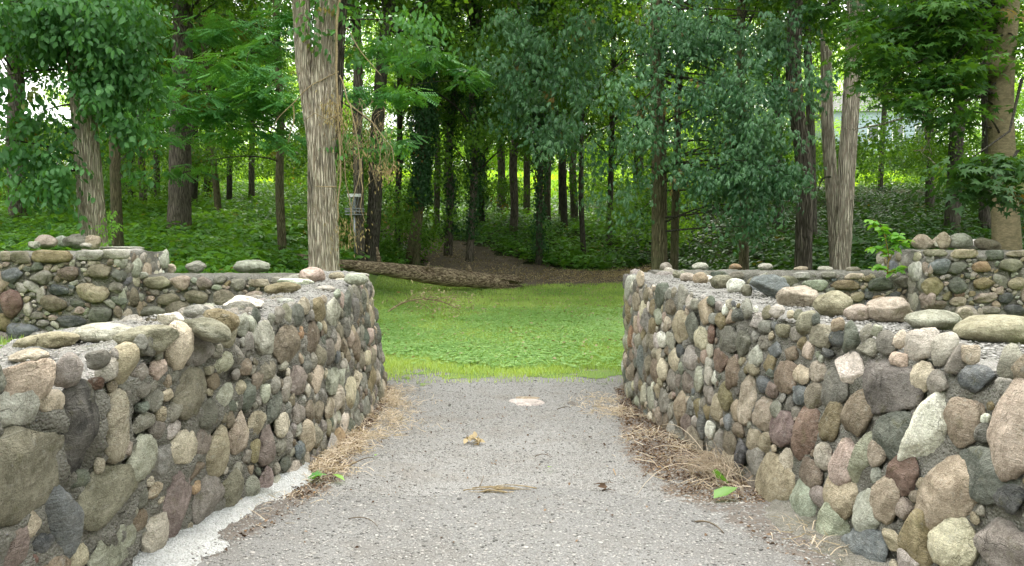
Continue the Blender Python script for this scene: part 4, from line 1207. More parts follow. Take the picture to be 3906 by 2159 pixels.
# photo position of each standing trunk (2576-pixel wide frame): base u, base v, top u, foot width, width at the frame top, depth or 0
TREES = [
 (45, 515, 28, 40, 32, 22, 'bark_brown', 1, "brown furrowed trunk at the far west edge of the wood"),
 (297, 600, 265, 26, 20, 15, 'bark_moss', 0, "slim mossy trunk just behind the leaning furrowed one"),
 (360, 500, 352, 16, 12, 30, 'bark_brown', 1, "thin straight trunk between the leaning tree and the big brown trunk"),
 (395, 498, 388, 15, 12, 33, 'bark_dark', 1, "thin dark trunk close beside the big brown trunk"),
 (325, 495, 318, 34, 28, 33, 'bark_dark', 1, "broad almost black trunk deep in the shade behind the leaning tree"),
 (450, 572, 457, 52, 42, 21, 'bark_brown', 1, "big straight brown trunk with tight furrows, standing in the undergrowth"),
 (485, 500, 500, 18, 14, 30, 'bark_dark', 1, "dark trunk touching the big brown trunk's far side"),
 (522, 488, 540, 20, 16, 33, 'bark_dark', 1, "dark trunk behind the thin crooked grey one"),
 (550, 520, 500, 15, 12, 26, 'bark_moss', 0, "thin crooked grey trunk bending over to one side"),
 (576, 492, 572, 13, 11, 30, 'bark_dark', 1, "thin dark pole trunk next to the crooked grey one"),
 (633, 482, 630, 14, 12, 32, 'bark_brown', 1, "thin upright trunk in the middle of the western undergrowth"),
 (905, 612, 893, 25, 22, 20, 'bark_brown', 1, "brown trunk directly behind the disc basket"),
 (930, 606, 978, 34, 28, 20, 'bark_dark', 1, "dark rugged trunk leaning outward beside the disc basket"),
 (1098, 545, 1092, 15, 12, 31, 'bark_brown', 1, "slender brown trunk between two ivy covered ones"),
 (1127, 595, 1142, 20, 16, 25, 'bark_brown', 2, "ivy wrapped trunk standing at the edge of the dirt trail"),
 (1181, 608, 1200, 19, 15, 24, 'bark_brown', 2, "lightly ivied trunk just past the dirt trail, bare at the foot"),
 (1213, 535, 1205, 15, 12, 31, 'bark_dark', 2, "dark ivied trunk behind the lightly ivied one"),
 (1262, 492, 1255, 20, 16, 37, 'bark_brown', 1, "brown trunk standing against the bright meadow, first of a row"),
 (1292, 552, 1300, 20, 17, 29, 'bark_brown', 1, "upright brown trunk on the low knoll before the meadow"),
 (1325, 500, 1330, 17, 14, 36, 'bark_brown', 1, "trunk between the knoll's upright one and the ivied pole"),
 (1357, 610, 1352, 16, 13, 24, 'bark_dark', 2, "thin ivied pole trunk in front on the low knoll"),
 (1376, 520, 1384, 18, 15, 33, 'bark_brown', 1, "trunk right behind the ivied pole on the knoll"),
 (1413, 510, 1420, 14, 12, 34, 'bark_dark', 1, "thinner dark trunk of the close pair before the meadow"),
 (1445, 525, 1442, 18, 15, 32, 'bark_brown', 1, "thicker trunk of the close pair before the meadow"),
 (1468, 590, 1462, 13, 11, 25, 'bark_dark', 0, "dark thin trunk standing alone at the knoll's far side"),
 (1531, 570, 1545, 14, 12, 26, 'bark_dark', 1, "dark thin trunk where the trail bends uphill"),
 (1608, 508, 1612, 26, 22, 33, 'bark_dark', 1, "stout dark trunk left of the mossy pair, far back"),
 (1872, 668, 1860, 24, 16, 15, 'bark_moss', 0, "slim grey trunk rising under the drooping bluish foliage"),
 (1960, 560, 1952, 22, 20, 24, 'bark_dark', 1, "dark trunk behind the drooping foliage's outer edge"),
 (2022, 672, 2005, 40, 30, 14, 'bark_brown', 0, "straight dark brown trunk beside the broken snag"),
 (2046, 600, 2030, 20, 18, 20, 'bark_dark', 1, "near black trunk half hidden by the straight dark brown one"),
 (2215, 450, 2232, 12, 10, 38, 'bark_dark', 1, "thin dark trunk against the bright clearing in front of the house"),
 (2340, 510, 2335, 20, 16, 28, 'bark_dark', 1, "ivied dark trunk beyond the bare hanging twig"),
 (2395, 565, 2440, 34, 24, 22, 'bark_dark', 1, "thick dark trunk leaning toward the smooth tan one"),
 (2480, 560, 2490, 30, 26, 22, 'bark_dark', 1, "dark trunk immediately behind the smooth tan trunk"),
]
def tree_label_check(): return len({t[8] for t in TREES}) == len(TREES)

def ivy_part(root, P, rad, n, seed, z0, z1):
    r = np.random.default_rng(seed); k = r.random(n)
    z = z0 + (z1 - z0) * k; x = np.interp(z, P[:, 2], P[:, 0]); y = np.interp(z, P[:, 2], P[:, 1]); a = r.uniform(0, 2 * pi, n)
    rr = rad + r.uniform(-.02, .14, n) * (1 + .8 * np.sin(z * 2.2 + seed))
    Q = np.stack([x + rr * np.cos(a), y + rr * np.sin(a), z], -1)
    V, Fc, C = foliage('ivy', Q, a, r.uniform(.2, 1, n), r.normal(size=n) * .4, r.uniform(.8, 1.2, n), np.clip(r.normal(.5, .25, n), 0, 1), r)
    return mesh("ivy", V, Fc, M['leaf_ivy'], root, cols=C)

for i, (u, v, ut, wb, wt, Y, bark, cr, lab) in enumerate(TREES):
    if v < 613:
        Y0 = float(np.clip(ground_hit(u * 1.5163, v * 1.5163)[1], 18, 45)); Y = Y + .35 * (Y0 - Y)
    b = atd(u, v, Y); b[2] = float(terrain(b[0], b[1]))
    t = atd(ut, 0, Y)
    H = max(t[2] + 1.5, b[2] + 12.5); r0 = wb / 2 / 1909 * Y; r1 = wt / 2 / 1909 * Y
    rr = np.random.default_rng(500 + i)
    P = trunk_path(b, t, H, 46, .10, rr)
    rz = taper(P[:, 2], b[2], r0, max(.03, r1 * .8), H)
    root = empty("tree", b, lab, "tree", "trees of the wood")
    V, Fs = bark_trunk(P, rz, 18, r0 * .10, i, 3.5)
    bag = Bag(); bag.add(V, Fs); bag.build("trunk", M[bark], root)
    if u not in (550,):
        top = P[-1]
        add_crown(root, i % 5, (t[2] - b[2]) * .95 if Y < 23 else 3.6 + rr.uniform(-.3, 1.8), rr.uniform(.85, 1.15) * (1.0 if Y > 18 else .9), rr.uniform(0, 6.28), ((P[25, 0] - b[0]), (P[25, 1] - b[1])))
    if cr == 2: ivy_part(root, P, r0, 620, 60 + i, b[2] + (.9 if wb > 17 else .4), b[2] + 9)
for c, l in CROWNS:
    bpy.data.objects.remove(c); bpy.data.objects.remove(l)

# ------------------------------------------------------------------ the near trees, built one by one
def near_tree(name, label, b, t, wb, wt, Y, bark, seg=64, depth=.02, mid=None, H=11, seed=1, freq=7, wob=.05, lobes=.0, flare=.25):
    rr = np.random.default_rng(seed)
    B = atd(*b, Y); B[2] = min(B[2], float(terrain(B[0], B[1]))); T = atd(*t, Y)
    mp = None if mid is None else atd(*mid, Y)
    n = int((H - B[2]) / .045)
    P = trunk_path(B, T, H, n, wob, rr, mp)
    rad = taper(P[:, 2], B[2], wb / 2 / 1909 * Y, max(.03, wt / 2 / 1909 * Y * .9), H, flare)
    rad = np.interp(P[:, 2], [B[2] - .4, atd(*b, Y)[2], T[2], H], [wb * 1.12 / 2 / 1909 * Y, wb / 2 / 1909 * Y, wt / 2 / 1909 * Y, wt * .6 / 2 / 1909 * Y])
    root = empty(name, B, label, "tree")
    bag = Bag(); V, Fs = bark_trunk(P, rad, seg, depth, seed, freq, lobes); bag.add(V, Fs)
    bag.build("trunk", M[bark], root)
    return root, P, rad

def photo_uv(P):
    y = P[:, 1] * cos(PITCH) - (P[:, 2] - CAM_H) * sin(PITCH); b = P[:, 1] * sin(PITCH) + (P[:, 2] - CAM_H) * cos(PITCH)
    return (1953 + F * P[:, 0] / y) / 1.5163, (1079.5 - F * b / y) / 1.5163

def thin(P, rects, r):
    u, v = photo_uv(P); keep = np.ones(len(P), bool)
    for (a_, b__, c_, d_, pr_) in rects: keep &= ~((u > a_) & (u < b__) & (v > c_) & (v < d_) & (r.random(len(P)) < pr_))
    return keep

def near_crown(root, blobs, kind, mat, seed, per=5, spread=.16, s=(.85, 1.2), pitch=(.1, .8), anchor=None, limb_r=.02, outward=True, name="crown", every=3, flat=.5, gaps=()):
    r = np.random.default_rng(seed)
    P, T, Cs = blob_points(blobs, per, spread, r, flat)
    k = thin(P, gaps, r); P, T = P[k], T[k]; Cs = Cs[thin(Cs, gaps, r)]
    n = len(P); yaw = r.uniform(0, 6.28, n)
    V, Fc, C = foliage(kind, P, yaw, r.uniform(*pitch, n), r.normal(size=n) * .35, r.uniform(*s, n), T, r)
    mesh(name, V, Fc, M[mat], root, cols=C)
    if anchor is not None:
        bag = Bag()
        for c in Cs[::every]:
            z = min(max(c[2] + r.uniform(-.3, .9), anchor[3, 2]), anchor[-2, 2])
            a = np.array([np.interp(z, anchor[:, 2], anchor[:, k]) for k in range(3)])
            limb(bag, a, c, limb_r, .005, .12, 4, 7, r)
        bag.build("limbs", M['bark_dark'], root)

# forked tree at the wall corner
troot, tP, tR = near_tree("forked_tree", "large forked tree with pale deeply furrowed bark rising behind the corner of the crumbling wall", (815, 690), (820, 0), 70, 46, 11.2, 'bark_pale', 120, .030, (812, 330), 11, 3, 9, .03, .05)
bag = Bag()
for (pts, r0, r1, sd) in (([(812, 520), (790, 330), (765, 160), (756, -20), (740, -300)], 17, 17, 5), ([(818, 470), (842, 300), (850, 120), (862, -40), (880, -300)], 15, 11, 6)):
    q = np.array([atd(a_, b__, 11.2 + (.16 if sd == 6 else .02)) for a_, b__ in pts]); t_ = np.linspace(0, 1, 120) * (len(q) - 1)
    P = np.stack([np.interp(t_, np.arange(len(q)), q[:, k]) for k in range(3)], -1)
    V, Fs = bark_trunk(P, np.linspace(r0, r1, 120) / 1909 * 11.2, 72, .026, sd, 7); b2 = Bag(); b2.add(V, Fs); b2.build("stem", M['bark_pale' if sd == 5 else 'bark_brown'], troot)
near_crown(troot, [blobD(760, -140, 200, 90, 11, 1.6, 300), blobD(870, 30, 50, 50, 11.2, .4, 16), blobD(770, 60, 34, 40, 10.7, .3, 10), blobD(895, 120, 40, 60, 11.2, .4, 16),
                   blobD(930, 330, 60, 40, 11.3, .4, 18), blobD(1000, 60, 110, 40, 11.5, 1, 40)], 'broad', 'leaf_broad', 12, anchor=tP, limb_r=.018)

# leaning tree behind the stone block
aroot, aP, aR = near_tree("leaning_tree", "leaning tree with furrowed tan bark and large drooping leaves, behind the raised stone block", (248, 640), (190, 0), 58, 44, 11.5, 'bark_pale', 90, .022, (215, 300), 11, 8, 8, .03)
near_crown(aroot, [blobD(50, 60, 110, 90, 11, .9, 190), blobD(230, 60, 120, 90, 11, .8, 240), blobD(150, 150, 50, 60, 11, .5, 0), blobD(300, 190, 55, 80, 11, .6, 110), blobD(330, 60, 60, 70, 11, .6, 70),
                   blobD(40, 240, 70, 70, 11, .8, 90), blobD(215, 250, 60, 70, 11, .5, 90), blobD(305, 300, 55, 60, 10.8, .5, 70), blobD(120, 370, 85, 55, 10.8, .5, 90), blobD(30, 380, 50, 50, 11, .5, 40),
                   blobD(150, 440, 90, 45, 10.7, .5, 80), blobD(190, 490, 45, 25, 10.7, .3, 22), blobD(240, 415, 35, 30, 10.9, .3, 22), blobD(120, -110, 260, 80, 11, 1.5, 300)],
           'broad', 'leaf_broad', 13, anchor=aP, limb_r=.020, s=(.95, 1.3), pitch=(.2, 1.0), per=7, spread=.13, every=5,
           gaps=((192, 285, 270, 640, 1), (90, 185, 130, 210, .9), (120, 190, 210, 320, .97), (0, 45, 250, 480, .6), (0, 340, 500, 640, 1), (80, 200, 330, 520, .25)))
# a little climber at its foot
r_ = np.random.default_rng(5); n = 26
Q = np.array([atd(r_.uniform(255, 300), r_.uniform(525, 640), 11.25) for _ in range(n)])
V, Fc, C = foliage('broad', Q, r_.uniform(0, 6.28, n), r_.uniform(.2, .9, n), r_.normal(size=n) * .3, r_.uniform(.45, .65, n), r_.uniform(.7, 1, n), r_)
cl = mesh("climbing_plant", V, Fc, M['sapling'], cols=C, loc=Q.mean(0))
tag(cl, "light green climber at the foot of the leaning tree", "climbing plant")

# locust with feathery layers
lr, lP, _ = near_tree("locust_tree", "thin locust tree carrying flat feathery layers of leaves, west of the forked tree", (710, 575), (693, 0), 20, 15, 19, 'bark_moss', 30, .012, (700, 260), 12, 21, 5, .08)
FB = [blobD(u, v, ru, rv, Y, .8, n) for (u, v, ru, rv, Y, n) in ((430, 285, 110, 16, 15, 60), (540, 232, 120, 18, 15, 70), (600, 290, 130, 20, 15.5, 70), (660, 180, 90, 26, 15, 60), (690, 240, 80, 30, 15, 60), (640, 120, 90, 30, 16, 55),
      (720, 340, 60, 26, 15, 36), (520, 330, 90, 12, 16, 40), (400, 340, 70, 12, 16, 26), (480, 180, 90, 18, 16, 40), (560, 60, 130, 50, 17, 90), (730, 60, 60, 60, 16, 50), (380, 430, 80, 10, 16, 22), (500, 410, 60, 8, 17, 16),
      (960, 240, 90, 30, 15, 60), (1000, 360, 60, 34, 16, 36), (1080, 150, 110, 30, 17, 70), (1170, 175, 50, 24, 17, 30), (980, 120, 90, 30, 16, 50))]
near_crown(lr, FB[:14], 'feather', 'leaf_feather', 14, per=6, spread=.2, pitch=(0, .5), anchor=lP, limb_r=.022, flat=.3, s=(1, 1.4), every=5)
lr2, lP2, _ = near_tree("locust_tree", "dark locust trunk past the basket with feathery sprays spreading over the ivied trunks", (1000, 575), (1010, 0), 14, 12, 26, 'bark_dark', 24, .01, None, 12, 22, 5, .1)
near_crown(lr2, FB[14:], 'feather', 'leaf_feather', 15, per=6, spread=.2, pitch=(0, .5), anchor=lP2, limb_r=.022, flat=.3, s=(1, 1.4), every=5)

# the thickly ivied trunk right of the log, two stems at its foot
ir, iP, _ = near_tree("ivied_tree", "trunk cloaked in thick dark ivy with two bare feet behind the fallen log", (1044, 655), (1085, 0), 20, 26, 25, 'bark_moss', 36, .015, (1062, 400), 12, 31, 5, .04)
bag = Bag(); P = np.linspace(atd(1028, 655, 24.9), atd(1056, 470, 25), 14); bag.add(*bark_trunk(P, np.linspace(.11, .09, 14), 16, .008, 4, 4)); bag.build("stem", M['bark_moss'], ir)
ivy_part(ir, iP, .24, 2400, 3, 2.6, 12)
near_crown(ir, [blobD(1085, 60, 90, 60, 25, 1, 90)], 'far', 'leaf_wood', 33)

# mossy pair carrying the drooping bluish crown
dr, dP, _ = near_tree("drooping_tree", "mossy trunk under a heavy curtain of drooping glossy compound leaves", (1660, 676), (1652, 0), 38, 28, 14, 'bark_moss', 64, .012, (1658, 330), 11, 41, 8, .03)
DB = [blobD(u, v, ru, rv, Y, ry, n) for (u, v, ru, rv, Y, ry, n) in (
    (1760, 80, 130, 90, 13.2, 1, 230), (1650, 60, 90, 80, 13, 1, 120), (1850, 200, 110, 80, 13, .9, 200), (1760, 240, 80, 60, 12.8, .7, 90), (1900, 320, 100, 70, 12.8, .8, 190), (1960, 420, 70, 50, 12.6, .6, 120),
    (1850, 400, 90, 70, 12.8, .8, 180), (1900, 500, 60, 50, 12.6, .5, 90), (1780, 460, 60, 50, 12.8, .6, 60), (1760, 550, 36, 22, 12.7, .3, 16), (1890, 560, 34, 24, 12.5, .3, 18), (1600, 330, 60, 50, 13, .6, 70),
    (1560, 210, 60, 50, 13, .7, 55), (1600, 430, 50, 50, 13.4, .6, 40), (1660, 290, 40, 40, 12.6, .4, 26), (1700, 380, 50, 50, 13, .5, 40), (1950, 80, 100, 70, 13.5, 1, 100), (2000, 200, 60, 60, 13.2, .7, 60), (1640, 200, 40, 40, 12.5, .3, 20),
    (1680, 460, 40, 30, 13.4, .4, 18), (1600, 520, 40, 40, 13.8, .4, 22), (1780, -120, 300, 80, 13, 1.8, 300))]
DB = [(c, r_2, n_ * .95) for c, r_2, n_ in DB]
near_crown(dr, DB, 'compound', 'leaf_compound', 16, per=4, spread=.15, pitch=(.3, 1.1), anchor=dP, limb_r=.02, s=(.78, 1.08), every=7, gaps=((1636, 1712, 430, 700, 1), (1636, 1690, 300, 430, .55), (1700, 1760, 470, 700, 1), (1500, 1980, 596, 700, 1), (1500, 1620, 380, 620, .5), (1800, 1860, 480, 620, .7)))
near_tree("mossy_tree", "thinner mossy trunk standing close beside the drooping tree's trunk", (1694, 672), (1706, 0), 19, 14, 14.3, 'bark_moss', 36, .008, None, 9, 43, 6, .05)
# second bluish tree further back, in the middle
hr, hP, _ = near_tree("hanging_tree", "tree mid wood whose bluish leaf clusters hang down over its hidden trunk", (1420, 530), (1400, 0), 17, 14, 33, 'bark_dark', 28, .01, None, 13, 47, 5, .08)
HBs = [blobD(u, v, ru, rv, Y, 1, n) for (u, v, ru, rv, Y, n) in ((1300, 60, 90, 80, 18, 150), (1250, 160, 60, 60, 18, 70), (1360, 180, 80, 70, 18, 150), (1300, 260, 60, 50, 18, 80), (1400, 300, 60, 60, 18, 90), (1450, 100, 80, 80, 18, 120),
       (1350, 340, 50, 40, 18, 50), (1470, 240, 50, 60, 18, 60), (1500, 360, 50, 50, 18.5, 44), (1490, 440, 40, 40, 18.5, 26), (1520, 60, 60, 70, 18, 70), (1540, 470, 40, 30, 17, 20))]
HBs = [(c, r_2, n_ * .6) for c, r_2, n_ in HBs]
near_crown(hr, HBs, 'compound', 'leaf_compound', 17, per=4, spread=.2, pitch=(.3, 1.1), anchor=hP, limb_r=.022, s=(1.1, 1.6), every=5, gaps=((1200, 1480, 380, 640, 1), (1200, 1600, 500, 640, 1)))

# pale furrowed trunk and the broken snag beside it
pr, pP, _ = near_tree("pale_tree", "tall bare trunk with pale deeply furrowed bark behind the small flat stones", (2114, 684), (2152, 0), 35, 36, 13.5, 'bark_bare', 96, .024, (2136, 330), 11, 51, 8, .03, .06)
near_crown(pr, [blobD(2200, 30, 160, 50, 13, 1, 70), blobD(2060, 20, 60, 30, 13, .6, 24), blobD(2100, -120, 200, 60, 13, 1.4, 120)], 'maple', 'leaf_maple', 18, anchor=pP, gaps=((2090, 2165, 40, 700, 1),))
bag = Bag(); P = np.linspace(atd(2102, 690, 14.2), atd(2078, 130, 14.2), 110)
P[:, 0] += .03 * np.sin(P[:, 2] * 1.3)
sn = empty("snag", P[0], "dead broken snag with a splintered tip leaning beside the pale furrowed trunk", "dead tree")
rad = np.linspace(.115, .085, 110); bag.add(*bark_trunk(P, rad, 60, .016, 9, 6)); bag.build("trunk", M['bark_bare'], sn)
bag = Bag()
for (du, tv, w) in ((-8, 55, .035), (-2, 95, .04), (6, 110, .035), (10, 125, .03)):
    q = np.array([atd(2078 + du * .6, 150, 14.2), atd(2077 + du, 130, 14.2), atd(2074 + du, tv, 14.2)]); bag.add(*tube(q, [w * 1.3, w, .004], 6, bumpy=.3))
bag.build("splinters", M['bark_bare'], sn)
bag = Bag(); bag.add(*tube(bez(atd(2090, 445, 14.1), atd(2062, 440, 14), atd(2060, 480, 14), 8), np.linspace(.02, .008, 8), 6)); bag.build("dead_branch", M['bark_dark'], sn)

# smooth tan trunk at the right edge, with maple leaves
gr_, gP, gR = near_tree("maple_tree", "smooth tan barked maple with a swollen branch scar, behind the raised block", (2553, 660), (2532, 0), 62, 50, 9.5, 'bark_smooth', 80, .004, (2512, 210), 9, 61, 3, .02, .05)
bag = Bag(); D, Fc = ico(3); c = atd(2508, 162, 9.3)
bag.add(D * (.13, .13, .12) * (1 + .15 * fbm(D * 3, 3, 2))[:, None] + c, Fc); bag.build("branch_scar", M['bark_smooth'], gr_)
bag = Bag(); bag.add(*tube(np.array([atd(2500, 160, 9.4), atd(2478, 110, 9.4), atd(2452, 20, 9.5), atd(2430, -80, 9.6)]), [.075, .06, .05, .045], 12, bumpy=.1)); bag.build("branch", M['bark_brown'], gr_)
MB = [blobD(u, v, ru, rv, Y, .7, n) for (u, v, ru, rv, Y, n) in ((2280, 60, 140, 50, 9.5, 130), (2400, 100, 90, 40, 9.5, 90), (2230, 140, 90, 30, 9.5, 60), (2330, 190, 130, 28, 9.3, 90), (2420, 210, 70, 30, 9.3, 50),
      (2290, 260, 90, 22, 9.2, 46), (2400, 290, 60, 22, 9.2, 30), (2450, 30, 80, 40, 9.5, 60), (2200, 230, 50, 24, 9.6, 20), (2340, -100, 240, 70, 9.5, 200), (2570, 90, 30, 60, 9, 24))]
near_crown(gr_, MB, 'maple', 'leaf_maple', 19, per=5, spread=.14, pitch=(-.1, .45), anchor=gP, limb_r=.014, flat=.25, s=(.8, 1.15), every=2, gaps=((2478, 2576, 110, 640, 1), (2490, 2560, 0, 110, .8), (2100, 2330, 230, 480, .3)))
near_crown(gr_, [blobD(2440, 410, 60, 26, 7.6, .4, 34), blobD(2480, 455, 70, 26, 7.6, .4, 34), blobD(2550, 490, 36, 22, 7.4, .3, 12), blobD(2560, 415, 26, 26, 7.6, .3, 10)], 'maple', 'leaf_dark', 20, per=5, spread=.10, pitch=(.0, .5), flat=.3, s=(.85, 1.1), name="low_spray")
bag = Bag()
for q in ([(2570, 200, 9.4), (2540, 330, 8.4), (2440, 400, 7.6)], [(2560, 380, 8.6), (2530, 430, 7.9), (2430, 455, 7.6)]): bag.add(*tube(np.array([atd(*k) for k in q]), [.02, .012, .006], 6))
bag.build("low_branch", M['bark_dark'], gr_)
# bare arching twig in front of the clearing
bag = Bag()
q = [atd(2104, 320, 10.5), atd(2150, 325, 10.3), atd(2220, 312, 10.2), atd(2330, 280, 10), atd(2400, 262, 9.8), atd(2500, 230, 9.5)]
P = np.array(q); bag.add(*tube(P, np.linspace(.006, .018, 6), 6))
for q in ([(2320, 285), (2330, 340), (2345, 390)], [(2300, 380), (2335, 375), (2345, 390)], [(2335, 395), (2360, 420), (2382, 432)], [(2340, 350), (2318, 385), (2340, 400)]):
    bag.add(*tube(np.array([atd(*k, 10) for k in q]), [.008, .007, .003], 5))
tg = bag.build("bare_twig", M['bark_bare'], gr_)

# ------------------------------------------------------------------ sunlit wood beyond the meadow, and the mass of understorey
def far_wood():
    r = np.random.default_rng(71); parts = []
    for k in range(44):
        y = r.uniform(90, 118); x = -66 + 132 * (k + r.random()) / 44
        if 39 < x < 53 and y < 104: y += 16
        ut = 1288 + 1909 * x / y
        if 70 < ut < 210 or ut < 40: continue
        V, Fc, C = BRIGHT[k % 2]; s = r.uniform(1.15, 1.7)
        W = (V * s) @ rot_z(r.uniform(0, 6)).T + (x, y, float(terrain(x, y)) + .3)
        c = C.copy(); c[:, 0] = np.clip(c[:, 0] + r.uniform(-.3, .3), 0, 1); parts.append((W, Fc, c))
    V, Fc, C = join(parts)
    tag(mesh("far_woodland", V, Fc, M['leaf_bright'], cols=C), "sunlit yellow green wood beyond the meadow", "wood", kind="stuff")
far_wood()

def wood_around():
    """unseen trees added behind and beside the viewer to shade the low sky"""
    r = np.random.default_rng(75); parts = []
    for k in range(34):
        a_ = radians(np.interp(k, [0, 33], [62, 298])) + r.normal() * .03; d = r.uniform(15, 20)
        x, y = sin(a_) * d, 2 + cos(a_) * d
        V, Fc, C = BRIGHT[k % 2]; s = r.uniform(.8, 1.0)
        parts.append(((V * (s, s, s * .9)) @ rot_z(r.uniform(0, 6)).T + (x, y, 0), Fc, C))
    V, Fc, C = join(parts)
    tag(mesh("added_shade_wood", V, Fc, M['leaf_wood'], cols=C), "unseen wood added round the stone walls to shade the low sky", "wood", kind="stuff")
wood_around()

def understorey():
    r = np.random.default_rng(72); parts = []
    for k in range(230):
        y = r.uniform(23, 46) if k < 150 else r.uniform(41, 50); x = r.uniform(-.78, .78) * y
        ut = 1288 + 1909 * x / y
        if 1230 < ut < 1640 and r.random() < .7: continue
        if 2030 < ut < 2330 and r.random() < .35: continue
        if abs(x) < 3 and y < 32: continue
        g = float(terrain(x, y)); parts.append(((x, y, g + (r.uniform(.6, 3.4) if k < 150 else r.uniform(.3, 1.6))), (r.uniform(.9, 1.8), r.uniform(.9, 1.8), r.uniform(.5, 1.2)), r.uniform(60, 130)))
    P, T, Cs = blob_points(parts, 6, .3, r)
    n = len(P); V, Fc, C = foliage('far', P, r.uniform(0, 6.28, n), r.uniform(0, .6, n), r.normal(size=n) * .3, r.uniform(.8, 1.3, n), T, r)
    tag(mesh("understorey", V, Fc, M['leaf_wood'], cols=C), "thicket of young leafy growth between the trunks", "thicket", kind="stuff")
understorey()
def canopy():
    """the closed leafy roof of the wood, one mass that no crown can be told from"""
    r = np.random.default_rng(73); parts = []
    for k in range(430):
        y = r.uniform(16, 62); x = r.uniform(-.85, .85) * y
        ut = 1288 + 1909 * x / y
        g = float(terrain(x, y)); zlo = 4.6 if y > 24 else 6
        z = g + r.uniform(zlo, 15)
        vt = 600 - 1909 * (z - 1.5) / y
        if 90 < ut < 190 and 120 < vt < 340: continue
        if ut < 70 and 180 < vt < 470: continue
        if 2040 < ut < 2330 and 180 < vt < 470 and r.random() < .35: continue
        if 1240 < ut < 1640 and vt > 330 and r.random() < .7: continue
        parts.append(((x, y, z), (r.uniform(1.4, 2.8), r.uniform(1.4, 2.8), r.uniform(.6, 1.3)), r.uniform(45, 95)))
    for k in range(400):  # unseen high leaf clusters added above the view to darken the wood
        y = r.uniform(13, 56); x = r.uniform(-1, 1) * (y * .7 + 8); z = max(1.5 + (y + 2.5) * .325, float(terrain(x, y)) + 9) + r.uniform(1.2, 6)
        parts.append(((x, y, z), (2.4, 2.4, .8), 120))
    P, T, Cs = blob_points(parts, 6, .26, r)
    kk = thin(P, ((85, 190, 130, 330, .97), (0, 60, 200, 470, .85), (2050, 2110, 180, 480, .8), (2140, 2330, 200, 480, .45), (428, 484, 0, 600, .85), (740, 880, 0, 700, .9), (1985, 2060, 0, 680, .7), (2100, 2160, 0, 700, .9)), r)
    P, T = P[kk], T[kk]
    n = len(P); V, Fc, C = foliage('far', P, r.uniform(0, 6.28, n), r.uniform(0, .6, n), r.normal(size=n) * .3, r.uniform(.9, 1.6, n), T, r)
    tag(mesh("canopy", V, Fc, M['leaf_wood'], cols=C), "leafy canopy of the wood closing over the trunks, with unseen leaves added above for shade", "canopy", kind="stuff")
canopy()

# ------------------------------------------------------------------ dirt trail, undergrowth, lawn
TR = [ground_hit(u * 1.5163, v * 1.5163) for (u, v) in ((962, 566), (1030, 600), (1120, 640), (1240, 680), (1380, 700), (1470, 700), (1540, 698), (1590, 690), (1640, 678))]
TRW = [1.2, 1.5, 1.7, 1.7, 1.7, 1.5, 1.2, .9, .7]
tt = np.linspace(0, len(TR) - 1, 90); TRP = np.stack([np.interp(tt, np.arange(len(TR)), np.array(TR)[:, k]) for k in range(3)], -1)
TRWW = np.interp(tt, np.arange(len(TR)), TRW)
def trail_d(X, Y):
    X, Y = np.asarray(X, float), np.asarray(Y, float)
    d = np.full(X.shape, 9.0)
    for p, w in zip(TRP[::2], TRWW[::2]): d = np.minimum(d, np.hypot(X - p[0], Y - p[1]) / w)
    return d
rows = []
for k, (p, w) in enumerate(zip(TRP, TRWW)):
    a = TRP[min(k + 1, 89)] - TRP[max(k - 1, 0)]; nrm = np.array((-a[1], a[0])) / (np.hypot(a[0], a[1]) + 1e-6)
    w2 = w * (1 + .18 * math.sin(k * .9) + .1 * math.sin(k * 2.3))
    rows.append([(p[0] + nrm[0] * w2 * s_, p[1] + nrm[1] * w2 * s_, float(terrain(p[0] + nrm[0] * w2 * s_, p[1] + nrm[1] * w2 * s_)) + .035) for s_ in np.linspace(-1, 1, 15)])
V = np.array(rows).reshape(-1, 3)
dt = mesh("dirt_trail", V, grid_faces(90, 15), M['dirt']); dt["kind"] = "structure"

def undergrowth():
    r = np.random.default_rng(81)
    def cover(n, y0, y1, kind, mat, name, label, smin, smax, keep, tone=.5):
        y = y0 * np.exp(r.random(n) * math.log(y1 / y0)); x = r.uniform(-.80, .80, n) * y
        k = keep(x, y); x, y = x[k], y[k]; m = len(x)
        P = np.stack([x, y, terrain(x, y)], -1)
        q = fbm(np.stack([x * .5, y * .5, 0 * x], -1), 3, 8)
        s = r.uniform(smin, smax, m) * (1 + .5 * q)
        V, Fc, C = foliage(kind, P, r.uniform(0, 6.28, m), r.normal(size=m) * .12, r.normal(size=m) * .12, s, np.clip(tone + 1.1 * q + r.normal(size=m) * .2, 0, 1), r)
        tag(mesh(name, V, Fc, M[mat], cols=C), label, "undergrowth", kind="stuff")
    ox = np.argsort(TRP[:, 0]); tx, ty = TRP[ox, 0], TRP[ox, 1]
    lawn = lambda x, y: ((y < np.interp(x, tx, ty) - .3) & (x > np.interp(y, [7, 12, 16, 22], [-1.7, -3.0, -3.1, -3.6])) & (x < 1.75 + (y - 7) * .16)) | ((y < 22.3) & (y > 15) & (x > -4.4) & (x < 0)& (y > 21.5 - (x + .1) * -.9 - 3.2 + r.random(x.shape) * 2))
    off = lambda x, y: ~lawn(x, y) & (trail_d(x, y) > 1.0)
    cover(24000, 8.3, 21, 'under', 'leaf_under', "undergrowth", "bright leafy weeds thick behind the low cross wall", .55, 1.15, lambda x, y: off(x, y) & (x < -.5), .55)
    cover(42000, 17, 50, 'under_far', 'leaf_under', "woodland_plants", "green leafy plants covering the wooded slope west of the trail", .65, 1.4, lambda x, y: off(x, y) & (x < .18 * y), .42)
    cover(34000, 8.6, 50, 'under_far', 'leaf_dark', "ground_cover", "dark shaded plants covering the slope east of the trail", .6, 1.3, lambda x, y: off(x, y) & (x > .17 * y - .5), .4)
